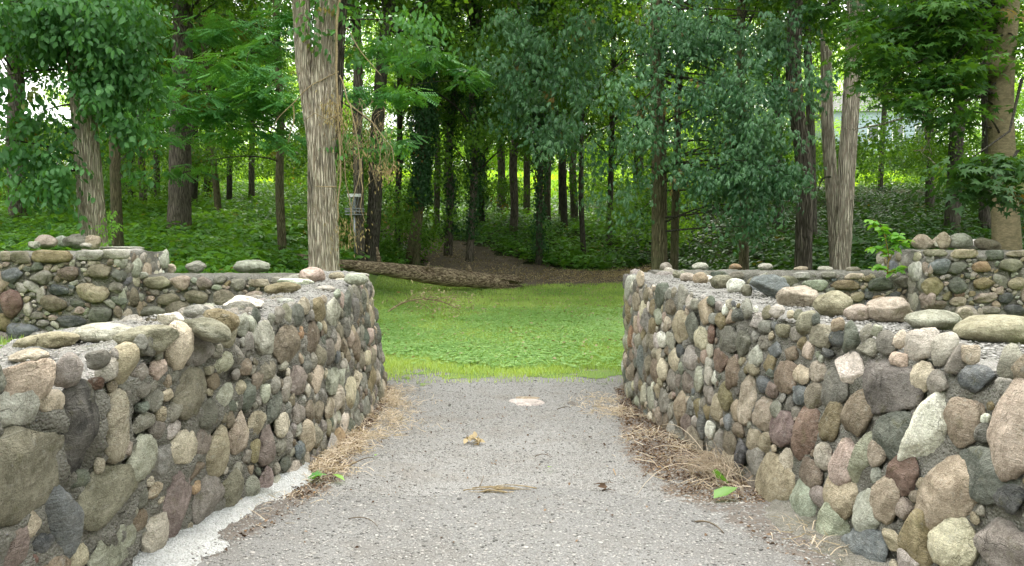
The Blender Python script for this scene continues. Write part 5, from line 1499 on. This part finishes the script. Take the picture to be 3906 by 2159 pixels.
undergrowth()

def lawn_grass():
    r = np.random.default_rng(91); n = 190000
    y = 7.75 * np.exp(r.random(n) ** 1.1 * math.log(25 / 7.75)); x = r.uniform(-1, 1, n)
    xa = np.interp(y, [7, 8.2, 12, 16, 22], [-1.4, -1.7, -3.0, -3.2, -3.9]); xb = 1.6 + (y - 7) * .17
    x = xa + (xb - xa) * (x * .5 + .5)
    ed = smooth(7.9, 9.0, y + .8 * fbm(np.stack([x * 2, y * 2, 0 * x], -1), 3, 3))
    k = (r.random(n) < .04 + .96 * ed) & (trail_d(x, y) > .9); x, y = x[k], y[k]; n = len(x)
    q = fbm(np.stack([x * .9, y * .5, 0 * x], -1), 3, 8)
    P = np.stack([x, y, terrain(x, y) + .01], -1)
    # one blade: a folded ribbon of three verts wide to one
    B = np.array([(0, -.5, 0), (0, .5, 0), (.18, .35, .55), (.18, -.35, .55), (.5, 0, .95)], float)
    B[:, 1] *= .13; Fb = np.array([(0, 1, 2), (0, 2, 3), (3, 2, 4)])
    V, Fc, C = scatter((B, Fb), P, rmat(r.uniform(0, 6.28, n), r.normal(size=n) * .3, 0 * x), r.uniform(.03, .065, n) * (1 + .4 * q) * (1 + .03 * (y - 8)), np.clip(.5 + q + r.normal(size=n) * .22, 0, 1), r)
    tag(mesh("grass", V, Fc, M['grass'], cols=C), "short bright lawn grass beyond the gravel", "grass", kind="stuff")
    # rough grass behind the walls on both sides
    n = 60000; y = r.uniform(-2, 7.0, n); sdv = np.where(r.random(n) < .6, -1, 1); x = np.where(sdv < 0, -2.2 - r.random(n) * 6, 2.3 + r.random(n) * 4)
    k = (np.abs(x) > np.where(sdv < 0, 2.45, 2.5)); x, y = x[k], y[k]; n = len(x)
    V, Fc, C = scatter((B * (1, 1.4, 1), Fb), np.stack([x, y, terrain(x, y) + .01], -1), rmat(r.uniform(0, 6.28, n), r.normal(size=n) * .4, 0 * x), r.uniform(.05, .13, n), r.random(n), r)
    tag(mesh("rough_grass", V, Fc, M['grass'], cols=C), "rough grass growing inside the stone enclosures", "grass", kind="stuff")
    n = 30000; y = 8.5 * np.exp(r.random(n) * math.log(16.5 / 8.5)); xa = -1.3 - (y - 7) * .19; x = xa + r.random(n) * (1.15 + .28 * (y - 6) - xa)
    k = fbm(np.stack([x * .8, y * .6, 0 * x + 4], -1), 3, 2) + .35 * np.exp(-((y - 11) / 2.6) ** 2) > r.normal(size=n) * .3 + .10 + .8 * (1 - smooth(8.3, 9.8, y)); x, y = x[k], y[k]; n = len(x)
    P = np.stack([x, y, terrain(x, y) + .015], -1)
    V, Fc, C = foliage('clover', P, r.uniform(0, 6.28, n), 0 * x, 0 * x, r.uniform(.8, 1.4, n), r.random(n), r)
    tag(mesh("clover", V, Fc, M['clover'], cols=C), "patches of pale clover spread through the lawn", "clover", kind="stuff")
    # the far meadow's grass tufts
    n = 15000; y = r.uniform(47, 90, n); x = r.uniform(-.75, .75, n) * y
    P = np.stack([x, y, terrain(x, y) + .05], -1)
    V, Fc, C = scatter((B * (1, 5, 1), Fb), P, rmat(r.uniform(0, 6.28, n), 0 * x, 0 * x), r.uniform(.3, .6, n), r.random(n), r)
    tag(mesh("meadow_grass", V, Fc, M['leaf_bright'], cols=C), "sunny grass of the meadow behind the wood", "grass", kind="stuff")
lawn_grass()

# ------------------------------------------------------------------ straw, litter, twigs on the verges
def ribbon(n_=5, w=.02, bend=.25):
    t = np.linspace(0, 1, n_); V = []
    for k in t: V += [(k, -w * (1 - .7 * k), bend * math.sin(k * pi) * .6), (k, w * (1 - .7 * k), bend * math.sin(k * pi) * .6)]
    Fq = []
    for k in range(n_ - 1): a_ = 2 * k; Fq += [(a_, a_ + 2, a_ + 3), (a_, a_ + 3, a_ + 1)]
    return np.array(V, float), np.array(Fq)

def verges():
    r = np.random.default_rng(101)
    R1 = [ribbon(5, .026, b) for b in (.1, .25, .45)]
    parts = []
    def lay(n, fx, fy, lo, hi, zmax, mass=1.0):
        x, y = fx(n), fy(n); kk = fbm(np.stack([x * 2.6, y * 2.2, 0 * x + zmax * 50], -1), 3, 6) > r.normal(size=n) * .12 - .02; x, y = x[kk], y[kk]; n = len(x); P = np.stack([x, y, .05 * np.clip(6.5 - y, 0, 9) + .012 + r.random(n) ** 2 * zmax], -1)
        w = r.integers(0, 3, n)
        for j in range(3):
            k = w == j
            parts.append(scatter(R1[j], P[k], rmat(r.uniform(0, 6.28, k.sum()), r.normal(size=k.sum()) * .25, r.normal(size=k.sum()) * .8), r.uniform(lo, hi, k.sum()), np.clip(r.normal(.5, .25, k.sum()), 0, 1), r))
    def near_l(y0, y1, w):
        def g(n):
            g.y = r.uniform(y0, y1, n); return LW.xb(g.y) + np.abs(r.normal(size=n)) * w
        return g, (lambda n: g.y)
    def near_r(y0, y1, w):
        def g(n):
            g.y = r.uniform(y0, y1, n); return RW.xb(g.y) - np.abs(r.normal(size=n)) * w
        return g, (lambda n: g.y)
    for (f, n, lo, hi, z) in ((near_l(4.3, 7.4, .15), 5200, .04, .12, .05), (near_l(5.4, 7.0, .2), 1200, .04, .12, .04), (near_r(4.9, 7.3, .20), 3800, .04, .12, .06), (near_r(3.9, 4.7, .26), 500, .05, .14, .07),
                              (near_r(3.0, 3.8, .12), 420, .05, .12, .05), (near_l(3.4, 4.3, .16), 600, .04, .1, .03)):
        lay(n, f[0], f[1], lo, hi, z)
    V, Fc, C = join(parts)
    tag(mesh("straw", V, Fc, M['straw'], cols=C), "dry straw matted along the feet of both walls", "straw", kind="stuff")
    # broken brown leaves
    L = leaf_poly('ovate'); L = (L[0] * (1, 1, 3.0), L[1])
    n = 52000; y = r.uniform(2.9, 7.4, n); x = r.uniform(-1.5, 1.6, n)
    q = fbm(np.stack([x * 3, y * 3, 0 * x], -1), 3, 4) * .5
    k = (verge(x, y) + q > r.uniform(.45, 1.1, n)) & (x > LW.xb(y)) & (x < RW.xb(y)); x, y = x[k], y[k]
    n2 = 260; x = np.r_[x, r.uniform(-1.1, 1.1, n2)]; y = np.r_[y, r.uniform(3.1, 7.3, n2)]; n = len(x)
    P = np.stack([x, y, .05 * np.clip(6.5 - y, 0, 9) + .02 + r.random(n) * .015], -1)
    V, Fc, C = scatter(L, P, rmat(r.uniform(0, 6.28, n), r.normal(size=n) * .3, r.normal(size=n) * .5), r.uniform(.008, .026, n), r.random(n) ** 1.6, r)
    tag(mesh("leaf_litter", V, Fc, M['litter'], cols=C), "crumbled brown leaves along the verges of the path", "leaf litter", kind="stuff")
    n = 5200; k = r.integers(0, len(TRP), n); x = TRP[k, 0] + r.normal(size=n) * TRWW[k] * .5; y = TRP[k, 1] + r.normal(size=n) * TRWW[k] * .5
    n3 = 900; x = np.r_[x, r.uniform(-2.2, 2.6, n3)]; y = np.r_[y, r.uniform(9, 21, n3)]
    P = np.stack([x, y, terrain(x, y) + .06], -1); n = len(x)
    V, Fc, C = scatter(L, P, rmat(r.uniform(0, 6.28, n), r.normal(size=n) * .3, r.normal(size=n) * .4), r.uniform(.03, .075, n), r.random(n), r)
    tag(mesh("fallen_leaves", V, Fc, M['litter_pale'], cols=C), "pale fallen leaves strewn on the dirt trail and lawn", "fallen leaves", kind="stuff")
verges()

def gz(x, y): return .05 * max(0, 6.5 - y) + .012
# tuft of dry grass against the right wall
r = np.random.default_rng(111); bag = Bag(); c0 = np.array((1.19, 4.28, 0)); c0[2] = gz(*c0[:2])
for k in range(190):
    a_ = r.normal() * 1.1 + pi * .9; L = r.uniform(.10, .30); b0 = c0 + (r.normal() * .07, r.normal() * .10, 0)
    e = b0 + np.array((cos(a_) * L * .9, sin(a_) * L * .7, r.uniform(.02, .14))); m = (b0 + e) / 2 + (0, 0, L * .55)
    bag.add(*tube(bez(b0, m, e, 6), np.linspace(.0022, .001, 6), 3), col=(r.random(), .5, 0))
for (e, m) in (((.62, 3.72, .22), (.85, 4.0, .42)), ((.78, 4.3, .28), (.95, 4.3, .40)), ((.95, 4.75, .32), (1.05, 4.5, .44))):
    bag.add(*tube(bez(c0, np.array(m), np.array(e), 9), np.linspace(.0026, .0013, 9), 4), col=(.9, .5, 0))
tag(bag.build("dry_grass_tuft", M['straw'], loc=c0), "tuft of dead pale grass arching from the foot of the boulder topped wall", "grass tuft")

def leafy(name, label, u, v, kind, size, mat, tone, pitch=.3, n=1, spread=.03, seed=1, lift=.02, roll=.2):
    r = np.random.default_rng(seed); p = ground_hit(u, v); p[2] = gz(p[0], p[1]) + lift if p[1] < 7 else p[2] + lift
    Q = p + r.normal(size=(n, 3)) * (spread, spread, spread * .3); Q[:, 2] = np.maximum(Q[:, 2], p[2])
    V, Fc, C = scatter(leaf_poly(kind), Q, rmat(r.uniform(0, 6.28, n), pitch + r.normal(size=n) * .2, r.normal(size=n) * roll), np.full(n, size) * r.uniform(.8, 1.2, n), np.full(n, tone), r)
    C[:, 1] = .2
    return tag(mesh(name, V, Fc, M[mat], cols=C, loc=p), label, "leaf" if n == 1 else "plant")
leafy("green_leaf", "upright round green leaf beside the dry grass tuft", 2712, 1862, 'round', .12, 'leaf_broad', .9, -.75, 1, seed=3, lift=.03)
leafy("fallen_green_leaf", "torn green leaf lying flat below the upright round one", 2735, 1938, 'ovate', .15, 'leaf_under', .9, .05, 1, seed=4)
leafy("seedling", "small three leaved green seedling at the foot of the crumbling wall", 1215, 1850, 'star', .09, 'leaf_feather', .9, -.3, 3, .035, 5, .04)
leafy("fallen_green_leaf", "slim yellow green leaf lying near the seedling", 1285, 1868, 'lance', .12, 'sapling', .9, .05, 1, seed=6)
leafy("fallen_yellow_leaf", "small yellow leaf on open gravel by the straw verge, west side", 1430, 1760, 'ovate', .05, 'sapling', 1, .05, 1, seed=7)
leafy("fallen_yellow_leaf", "small yellow leaf at the edge of the brown litter, east side", 2125, 1797, 'ovate', .05, 'sapling', 1, .05, 1, seed=8)
def tangle(name, label, u, v, n, L, rad, mat, seed, cat, leaves=0, flat=.04, stretch=(1, .6)):
    r = np.random.default_rng(seed); p = ground_hit(u, v); p[2] = gz(p[0], p[1]); bag = Bag()
    for k in range(n):
        a_ = r.uniform(0, 6.28); l = L * r.uniform(.4, 1)
        d = np.array((cos(a_) * stretch[0], sin(a_) * stretch[1], 0)) * l / 2; o = p + (r.normal() * L * .15, r.normal() * L * .1, .012 + r.random() * flat)
        bag.add(*tube(bez(o - d, o + (r.normal() * L * .1, r.normal() * L * .1, flat * r.random()), o + d, 7), np.linspace(rad, rad * .4, 7), 5), col=(r.random(), .5, 0))
    if leaves:
        Q = p + r.normal(size=(leaves, 3)) * (L * .25 * stretch[0], L * .2 * stretch[1], .012) + (0, 0, .03)
        V, Fc, C = scatter(leaf_poly('ovate'), Q, rmat(r.uniform(0, 6.28, leaves), r.normal(size=leaves) * .5, r.normal(size=leaves) * .5), r.uniform(.04, .08, leaves), r.random(leaves), r)
        bag.add(V, Fc, C)
    return tag(bag.build(name, M[mat], loc=p), label, cat)
tangle("dead_leaf_cluster", "crumpled cluster of cream coloured dead leaves in the middle of the gravel path", 1815, 1700, 5, .10, .004, 'litter_pale', 3, "leaf cluster", 11)
tangle("mossy_twig", "mossy greenish twig bundle lying across the path centre", 1900, 1895, 14, .30, .0035, 'vine', 4, "twig", 0, .02, (1, .15))
tangle("dead_leaf_cluster", "brown crumpled leaf clump at the edge of the litter below the cream cluster", 2330, 1885, 4, .07, .002, 'litter', 5, "leaf cluster", 3)
for (lab, u, v, u2, v2, rd, mt) in (("dark stick lying among the straw by the crumbling wall", 1330, 1800, 1425, 1768, .005, 'twig'),
                                    ("thin dark twig beside the orange litter on the path's east side", 2040, 1760, 2100, 1768, .003, 'twig'),
                                    ("short twig below the mossy twig bundle", 1830, 1880, 1842, 1838, .003, 'twig'),
                                    ("long thin twig at the lower west corner of the gravel", 1330, 2005, 1440, 2035, .003, 'twig'),
                                    ("dark twig in the litter under the torn green leaf", 2650, 2020, 2760, 2060, .005, 'twig'),
                                    ("curved stick near the flat stones at the far end of the path", 2125, 1575, 2180, 1572, .004, 'twig')):
    a_, b__ = ground_hit(u, v), ground_hit(u2, v2); a_[2] = gz(*a_[:2]) + .018; b__[2] = gz(*b__[:2]) + .02
    bag = Bag(); bag.add(*tube(bez(a_, (a_ + b__) / 2 + (.02, .03, .03), b__, 9), np.linspace(rd, rd * .5, 9), 6, bumpy=.3))
    tag(bag.build("twig", M[mt], loc=a_), lab, "twig")
# flush stones in the far gravel
for (u0, u1, v0, v1, c, lab) in ((1890, 2085, 1518, 1556, 'pa', "wide whitish stone sunk flush in the gravel near the lawn"), (1960, 2062, 1514, 1528, 'ta', "narrow tan stone lying at the back of the whitish flush stone"),
                                 (2150, 2215, 1534, 1552, 'dg', "dark flat stone chip in the gravel near the boulder topped wall"), (1708, 1722, 1542, 1556, 'da', "tiny black pebble alone on the gravel")):
    p = atz((u0 + u1) / 2, (v0 + v1) / 2, 0.0); a_ = (u1 - u0) / 2 / F * p[1]; bag = Bag()
    dd = (v1 - v0) / 2 * p[1] ** 2 / (F * 1.5)
    put_stone(bag, np.random.default_rng(int(u0)), p + (0, 0, .004), np.array((1., 0, 0)), np.array((0, 1., 0)), np.array((0, 0, 1.)), a_, dd, .022, 0, c, 'a', 3)
    tag(bag.build("flat_stone", M['stone'], loc=p), lab, "stone")

# ------------------------------------------------------------------ fallen log
r = np.random.default_rng(121)
la, lb_ = ground_hit(1275 * 1.5163, 728 * 1.5163), np.array(atd(742, 650, 18.6))
la = la + (0, 0, .16)
n = 150; P = la + (lb_ - la) * np.linspace(0, 1, n)[:, None]
for k in range(n): P[k, 2] = max(P[k, 2], 0) 
rad = np.interp(np.linspace(0, 1, n), [0, .02, .3, .7, 1], [.15, .19, .215, .15, .09])
lg = empty("fallen_log", la, "long rotting log lying across the grass edge behind the forked tree", "log")
V, Fs = bark_trunk(np.stack([P[:, 0], P[:, 1], P[:, 2]], -1), rad, 60, .006, 5, 1.5, .12)
# furrows run along the log
q = V * np.array((.9, .9, 9)); 
V = V + 0.06 * fbm(V * np.array((.45, 4.5, 4.5)), 2, 33)[:, None] * np.array((0, -.6, 1))
bag = Bag(); bag.add(V, Fs); bag.build("log_trunk", M['log'], lg)
bag = Bag(); ax = (la - lb_) / np.linalg.norm(la - lb_)
for k in range(46):
    a_ = r.uniform(0, 6.28); rr_ = .25 * math.sqrt(r.random()); o = la + np.array((0, cos(a_) * rr_, sin(a_) * rr_)) - ax * .25
    bag.add(*tube(np.array([o, o + ax * r.uniform(.25, .5), o + ax * r.uniform(.5, .85) + r.normal(size=3) * .03]), [.045, .032, .004], 5, bumpy=.4))
bag.build("splintered_end", M['log'], lg)
for f_, d_ in ((.18, (-.1, -.2, .42)), (.42, (.15, -.25, .30)), (.63, (-.1, .1, .55))):
    o = la + (lb_ - la) * f_; bag = Bag(); bag.add(*tube(np.array([o, o + np.array(d_) * .7, o + np.array(d_)]), [.06, .045, .02], 8, bumpy=.4)); bag.build("branch_stub", M['log'], lg)

# fallen dead branch with withered leaves on the lawn
r = np.random.default_rng(131); bag = Bag(); g = lambda u, v, dz=0.0: ground_hit(u * 1.5163, v * 1.5163) + (0, 0, dz)
a_ = g(972, 792, .03); e = g(1160, 790, .08); m = g(1050, 790, .55)
fb = empty("fallen_branch", a_, "dead branch with withered brown leaves lying on the lawn by the wall end", "branch")
P = bez(a_, m, e, 16); bag.add(*tube(P, np.linspace(.022, .006, 16), 6))
for k in range(22):
    o = P[r.integers(3, 15)]; d = r.normal(size=3) * (.35, .3, .18) + (.15, 0, .05); bag.add(*tube(bez(o, o + d * .5 + (0, 0, .1), o + d, 6), np.linspace(.006, .002, 6), 4))
bag.build("branch_wood", M['vine'], fb)
n = 300; o = P[r.integers(6, 16, n)]; Q = o + r.normal(size=(n, 3)) * (.28, .25, .16); Q[:, 2] = np.clip(Q[:, 2], .04, .7)
V, Fc, C = scatter(leaf_poly('lance'), Q, rmat(r.uniform(0, 6.28, n), r.uniform(-.3, 1.2, n), r.normal(size=n)), r.uniform(.05, .11, n), r.random(n), r)
mesh("withered_leaves", V, Fc, M['litter_pale'], fb, cols=C)

# ------------------------------------------------------------------ dead vines hanging on the forked tree
r = np.random.default_rng(141); bag = Bag()
vr = empty("hanging_vine", atd(860, 300, 10.9), "tangle of dry tan vines hanging from the forked tree toward the disc basket", "vine")
lines = [[(862, -40), (848, 60), (845, 180), (850, 300), (858, 400), (850, 560)], [(850, 180), (790, 210), (735, 265), (700, 300), (680, 330)], [(735, 265), (738, 310), (725, 360)], [(866, 60), (905, 130), (960, 190)],
         [(852, 190), (880, 260), (940, 310), (985, 370), (990, 410), (975, 450)], [(880, 260), (895, 340), (905, 430), (885, 520), (880, 600)], [(905, 400), (915, 470), (905, 520), (920, 560)], [(858, 330), (870, 420), (880, 500), (890, 610), (895, 640)],
         [(856, 240), (862, 330), (852, 430), (845, 520)], [(940, 310), (955, 380), (948, 440)], [(848, 290), (820, 300), (790, 285), (770, 300)], [(845, 470), (815, 470), (790, 468)]]
for k, ln in enumerate(lines):
    q = np.array([atd(u, v, 10.8 + .25 * math.sin(k)) for u, v in ln]); t_ = np.linspace(0, len(q) - 1, 8 * len(q))
    P = np.stack([np.interp(t_, np.arange(len(q)), q[:, j]) for j in range(3)], -1); P = P + fbm(P * 3, 2, k)[:, None] * .03 * (1, 1, .3)
    bag.add(*tube(P, np.linspace(.022 if k == 0 else .010, .012 if k == 0 else .004, len(P)), 5))
for k in range(90):
    o = atd(r.uniform(845, 990), r.uniform(240, 430), 10.8); d = np.array((r.normal() * .12, r.normal() * .1, -r.uniform(.1, .45)))
    bag.add(*tube(bez(o, o + d * .5 + (r.normal() * .08, 0, 0), o + d, 6), np.linspace(.004, .0015, 6), 3))
bag.build("stems", M['vine'], vr)
n = 1100; c = r.integers(0, 5, n); cu = np.array([925, 880, 975, 860, 830])[c]; cv = np.array([375, 590, 430, 300, 270])[c]; sp = np.array([34, 22, 14, 20, 16])[c]
Q = np.array([atd(cu[i] + r.normal() * sp[i], cv[i] + r.normal() * sp[i] * 1.1, 10.8 + r.normal() * .12) for i in range(n)])
V, Fc, C = scatter(leaf_poly('lance'), Q, rmat(r.uniform(0, 6.28, n), r.uniform(.8, 1.6, n), r.normal(size=n)), r.uniform(.03, .065, n), r.random(n), r)
mesh("withered_leaves", V, Fc, M['withered'], vr, cols=C)

# ------------------------------------------------------------------ disc golf basket
Yb = 22.0; cb = atd(892, 540, Yb); gb = float(terrain(cb[0], Yb)) - .05
bk = empty("disc_basket", (cb[0], Yb, gb), "grey steel disc target with chains and a wire tray, beside the dark leaning trunk", "disc basket")
zt_ = atd(0, 534, Yb)[2]; ztop = atd(0, 492, Yb)[2]
bag = Bag(); bag.add(*tube(np.array([(cb[0], Yb, gb), (cb[0], Yb, ztop)]), .03, 10)); bag.build("pole", M['steel'], bk)
def ring(bag, z, R, rad, n=28):
    th = np.linspace(0, 2 * pi, n + 1); bag.add(*tube(np.stack([cb[0] + R * np.cos(th), Yb + R * np.sin(th), 0 * th + z], -1), rad, 6))
bag = Bag()
for z, R in ((zt_ + .10, .27), (zt_ + .02, .27), (zt_ - .07, .26), (zt_ - .07, .13)): ring(bag, z, R, .016)
for k in range(16):
    a_ = k / 16 * 2 * pi; d = np.array((cos(a_), sin(a_), 0)); o = np.array((cb[0], Yb, 0))
    bag.add(*tube(np.array([o + d * .27 + (0, 0, zt_ + .10), o + d * .26 + (0, 0, zt_ - .07), o + d * .03 + (0, 0, zt_ - .08)]), .008, 5))
bag.build("tray", M['steel'], bk)
bag = Bag()
for k in range(12):
    a_ = k / 12 * 2 * pi; d = np.array((cos(a_), sin(a_), 0)); o = np.array((cb[0], Yb, 0))
    bag.add(*tube(bez(o + d * .18 + (0, 0, ztop), o + d * .12 + (0, 0, (ztop + zt_) / 2), o + d * .03 + (0, 0, zt_ + .06), 8), .007, 4, bumpy=.3))
bag.build("chains", M['steel'], bk)
bag = Bag(); th = np.linspace(0, 2 * pi, 33)[:-1]
prof = [(.17, -.045), (.20, -.045), (.20, .045), (.17, .045)]
V = np.array([(cb[0] + R * cos(a_), Yb + R * sin(a_), ztop + z) for R, z in prof for a_ in th]); Fc = grid_faces(4, 32, True)
cl_ = np.stack([np.arange(32) + 96, (np.arange(32) + 1) % 32 + 96, (np.arange(32) + 1) % 32, np.arange(32)], -1)
bag.add(V, np.concatenate([Fc, cl_])); bag.build("top_band", M['trim'], bk, False)

# ------------------------------------------------------------------ sapling on the right cross wall
r = np.random.default_rng(151); Ys = 7.3; base = atd(2222, 690, Ys); sp_ = empty("sapling", base, "bright green sapling growing from the low cross wall beside the raised block", "sapling")
bag = Bag(); Q = []
for ln in ([(2232, 690), (2236, 640), (2225, 590), (2212, 560), (2195, 552)], [(2234, 660), (2255, 620), (2272, 608), (2285, 602)], [(2230, 680), (2212, 668), (2200, 672)], [(2236, 650), (2215, 628), (2190, 620)], [(2230, 600), (2216, 575), (2185, 556)],
           [(2234, 685), (2255, 680), (2270, 668)], [(2226, 590), (2250, 600), (2262, 590)]):
    q = np.array([atd(u, v, Ys + r.normal() * .03) for u, v in ln]); t_ = np.linspace(0, len(q) - 1, 14); P = np.stack([np.interp(t_, np.arange(len(q)), q[:, j]) for j in range(3)], -1)
    bag.add(*tube(P, np.linspace(.006, .002, 14), 5))
    for k in range(3, 14): Q += [P[k] + r.normal(size=3) * .008] * 2
bag.build("stem", M['sapling'], sp_)
Q = np.array(Q); n = len(Q); sd = np.where(np.arange(n) % 2, 1, -1)
V, Fc, C = scatter(leaf_poly('ovate'), Q, rmat(sd * r.uniform(.2, 1.2, n) + np.where(r.random(n) < .5, 0, pi), r.uniform(-.1, .7, n), r.normal(size=n) * .4), r.uniform(.05, .095, n), r.random(n), r)
C[:, 1] = .3
mesh("leaves", V, Fc, M['sapling'], sp_, cols=C)

# ------------------------------------------------------------------ pale house glimpsed through the trees
hx0, hx1, hy, = 40.5, 53.0, 97.0; hz = float(terrain(46, hy)) - .5; ht = hz + 8.6
hs = empty("house", ((hx0 + hx1) / 2, hy, hz), "pale blue sided house glimpsed through the clearing behind the snag", "house")
def box(bag, x0, x1, y0, y1, z0, z1):
    V = np.array([(x, y, z) for z in (z0, z1) for y in (y0, y1) for x in (x0, x1)], float)
    Fc = np.array([(0, 2, 3, 1), (4, 5, 7, 6), (0, 1, 5, 4), (2, 6, 7, 3), (0, 4, 6, 2), (1, 3, 7, 5)]); bag.add(V, Fc)
bag = Bag(); box(bag, hx0, hx1, hy, hy + 9, hz, ht)
for k in range(40): box(bag, hx0 - .02, hx1 + .02, hy - .03, hy, hz + .1 + k * .215, hz + .1 + k * .215 + .16)
bag.build("wall", M['siding'], hs, False)
bag = Bag(); V = np.array([(hx0 - .5, hy - .6, ht), (hx1 + .5, hy - .6, ht), (hx1 + .5, hy + 9.6, ht), (hx0 - .5, hy + 9.6, ht), (hx0 - .5, hy + 4.5, ht + 3.2), (hx1 + .5, hy + 4.5, ht + 3.2)])
bag.add(V, [np.array([(0, 1, 5, 4), (2, 3, 4, 5), (0, 3, 2, 1)]), np.array([(0, 4, 3), (1, 2, 5)])]); bag.build("roof", M['roof'], hs, False)
for wx in (hx0 + 1.5, hx0 + 4.6, hx0 + 7.7, hx0 + 10.6):
    for wz in (hz + 1.2, hz + 5):
        b1 = Bag(); box(b1, wx - .15, wx + 1.35, hy - .09, hy - .03, wz - .15, wz + 1.95); w_ = b1.build("window", M['trim'], hs, False)
        b2 = Bag(); box(b2, wx, wx + 1.2, hy - .12, hy - .092, wz, wz + 1.8); p_ = b2.build("pane", M['pane'], None, False); p_.parent = w_; p_.location = (0, 0, 0)
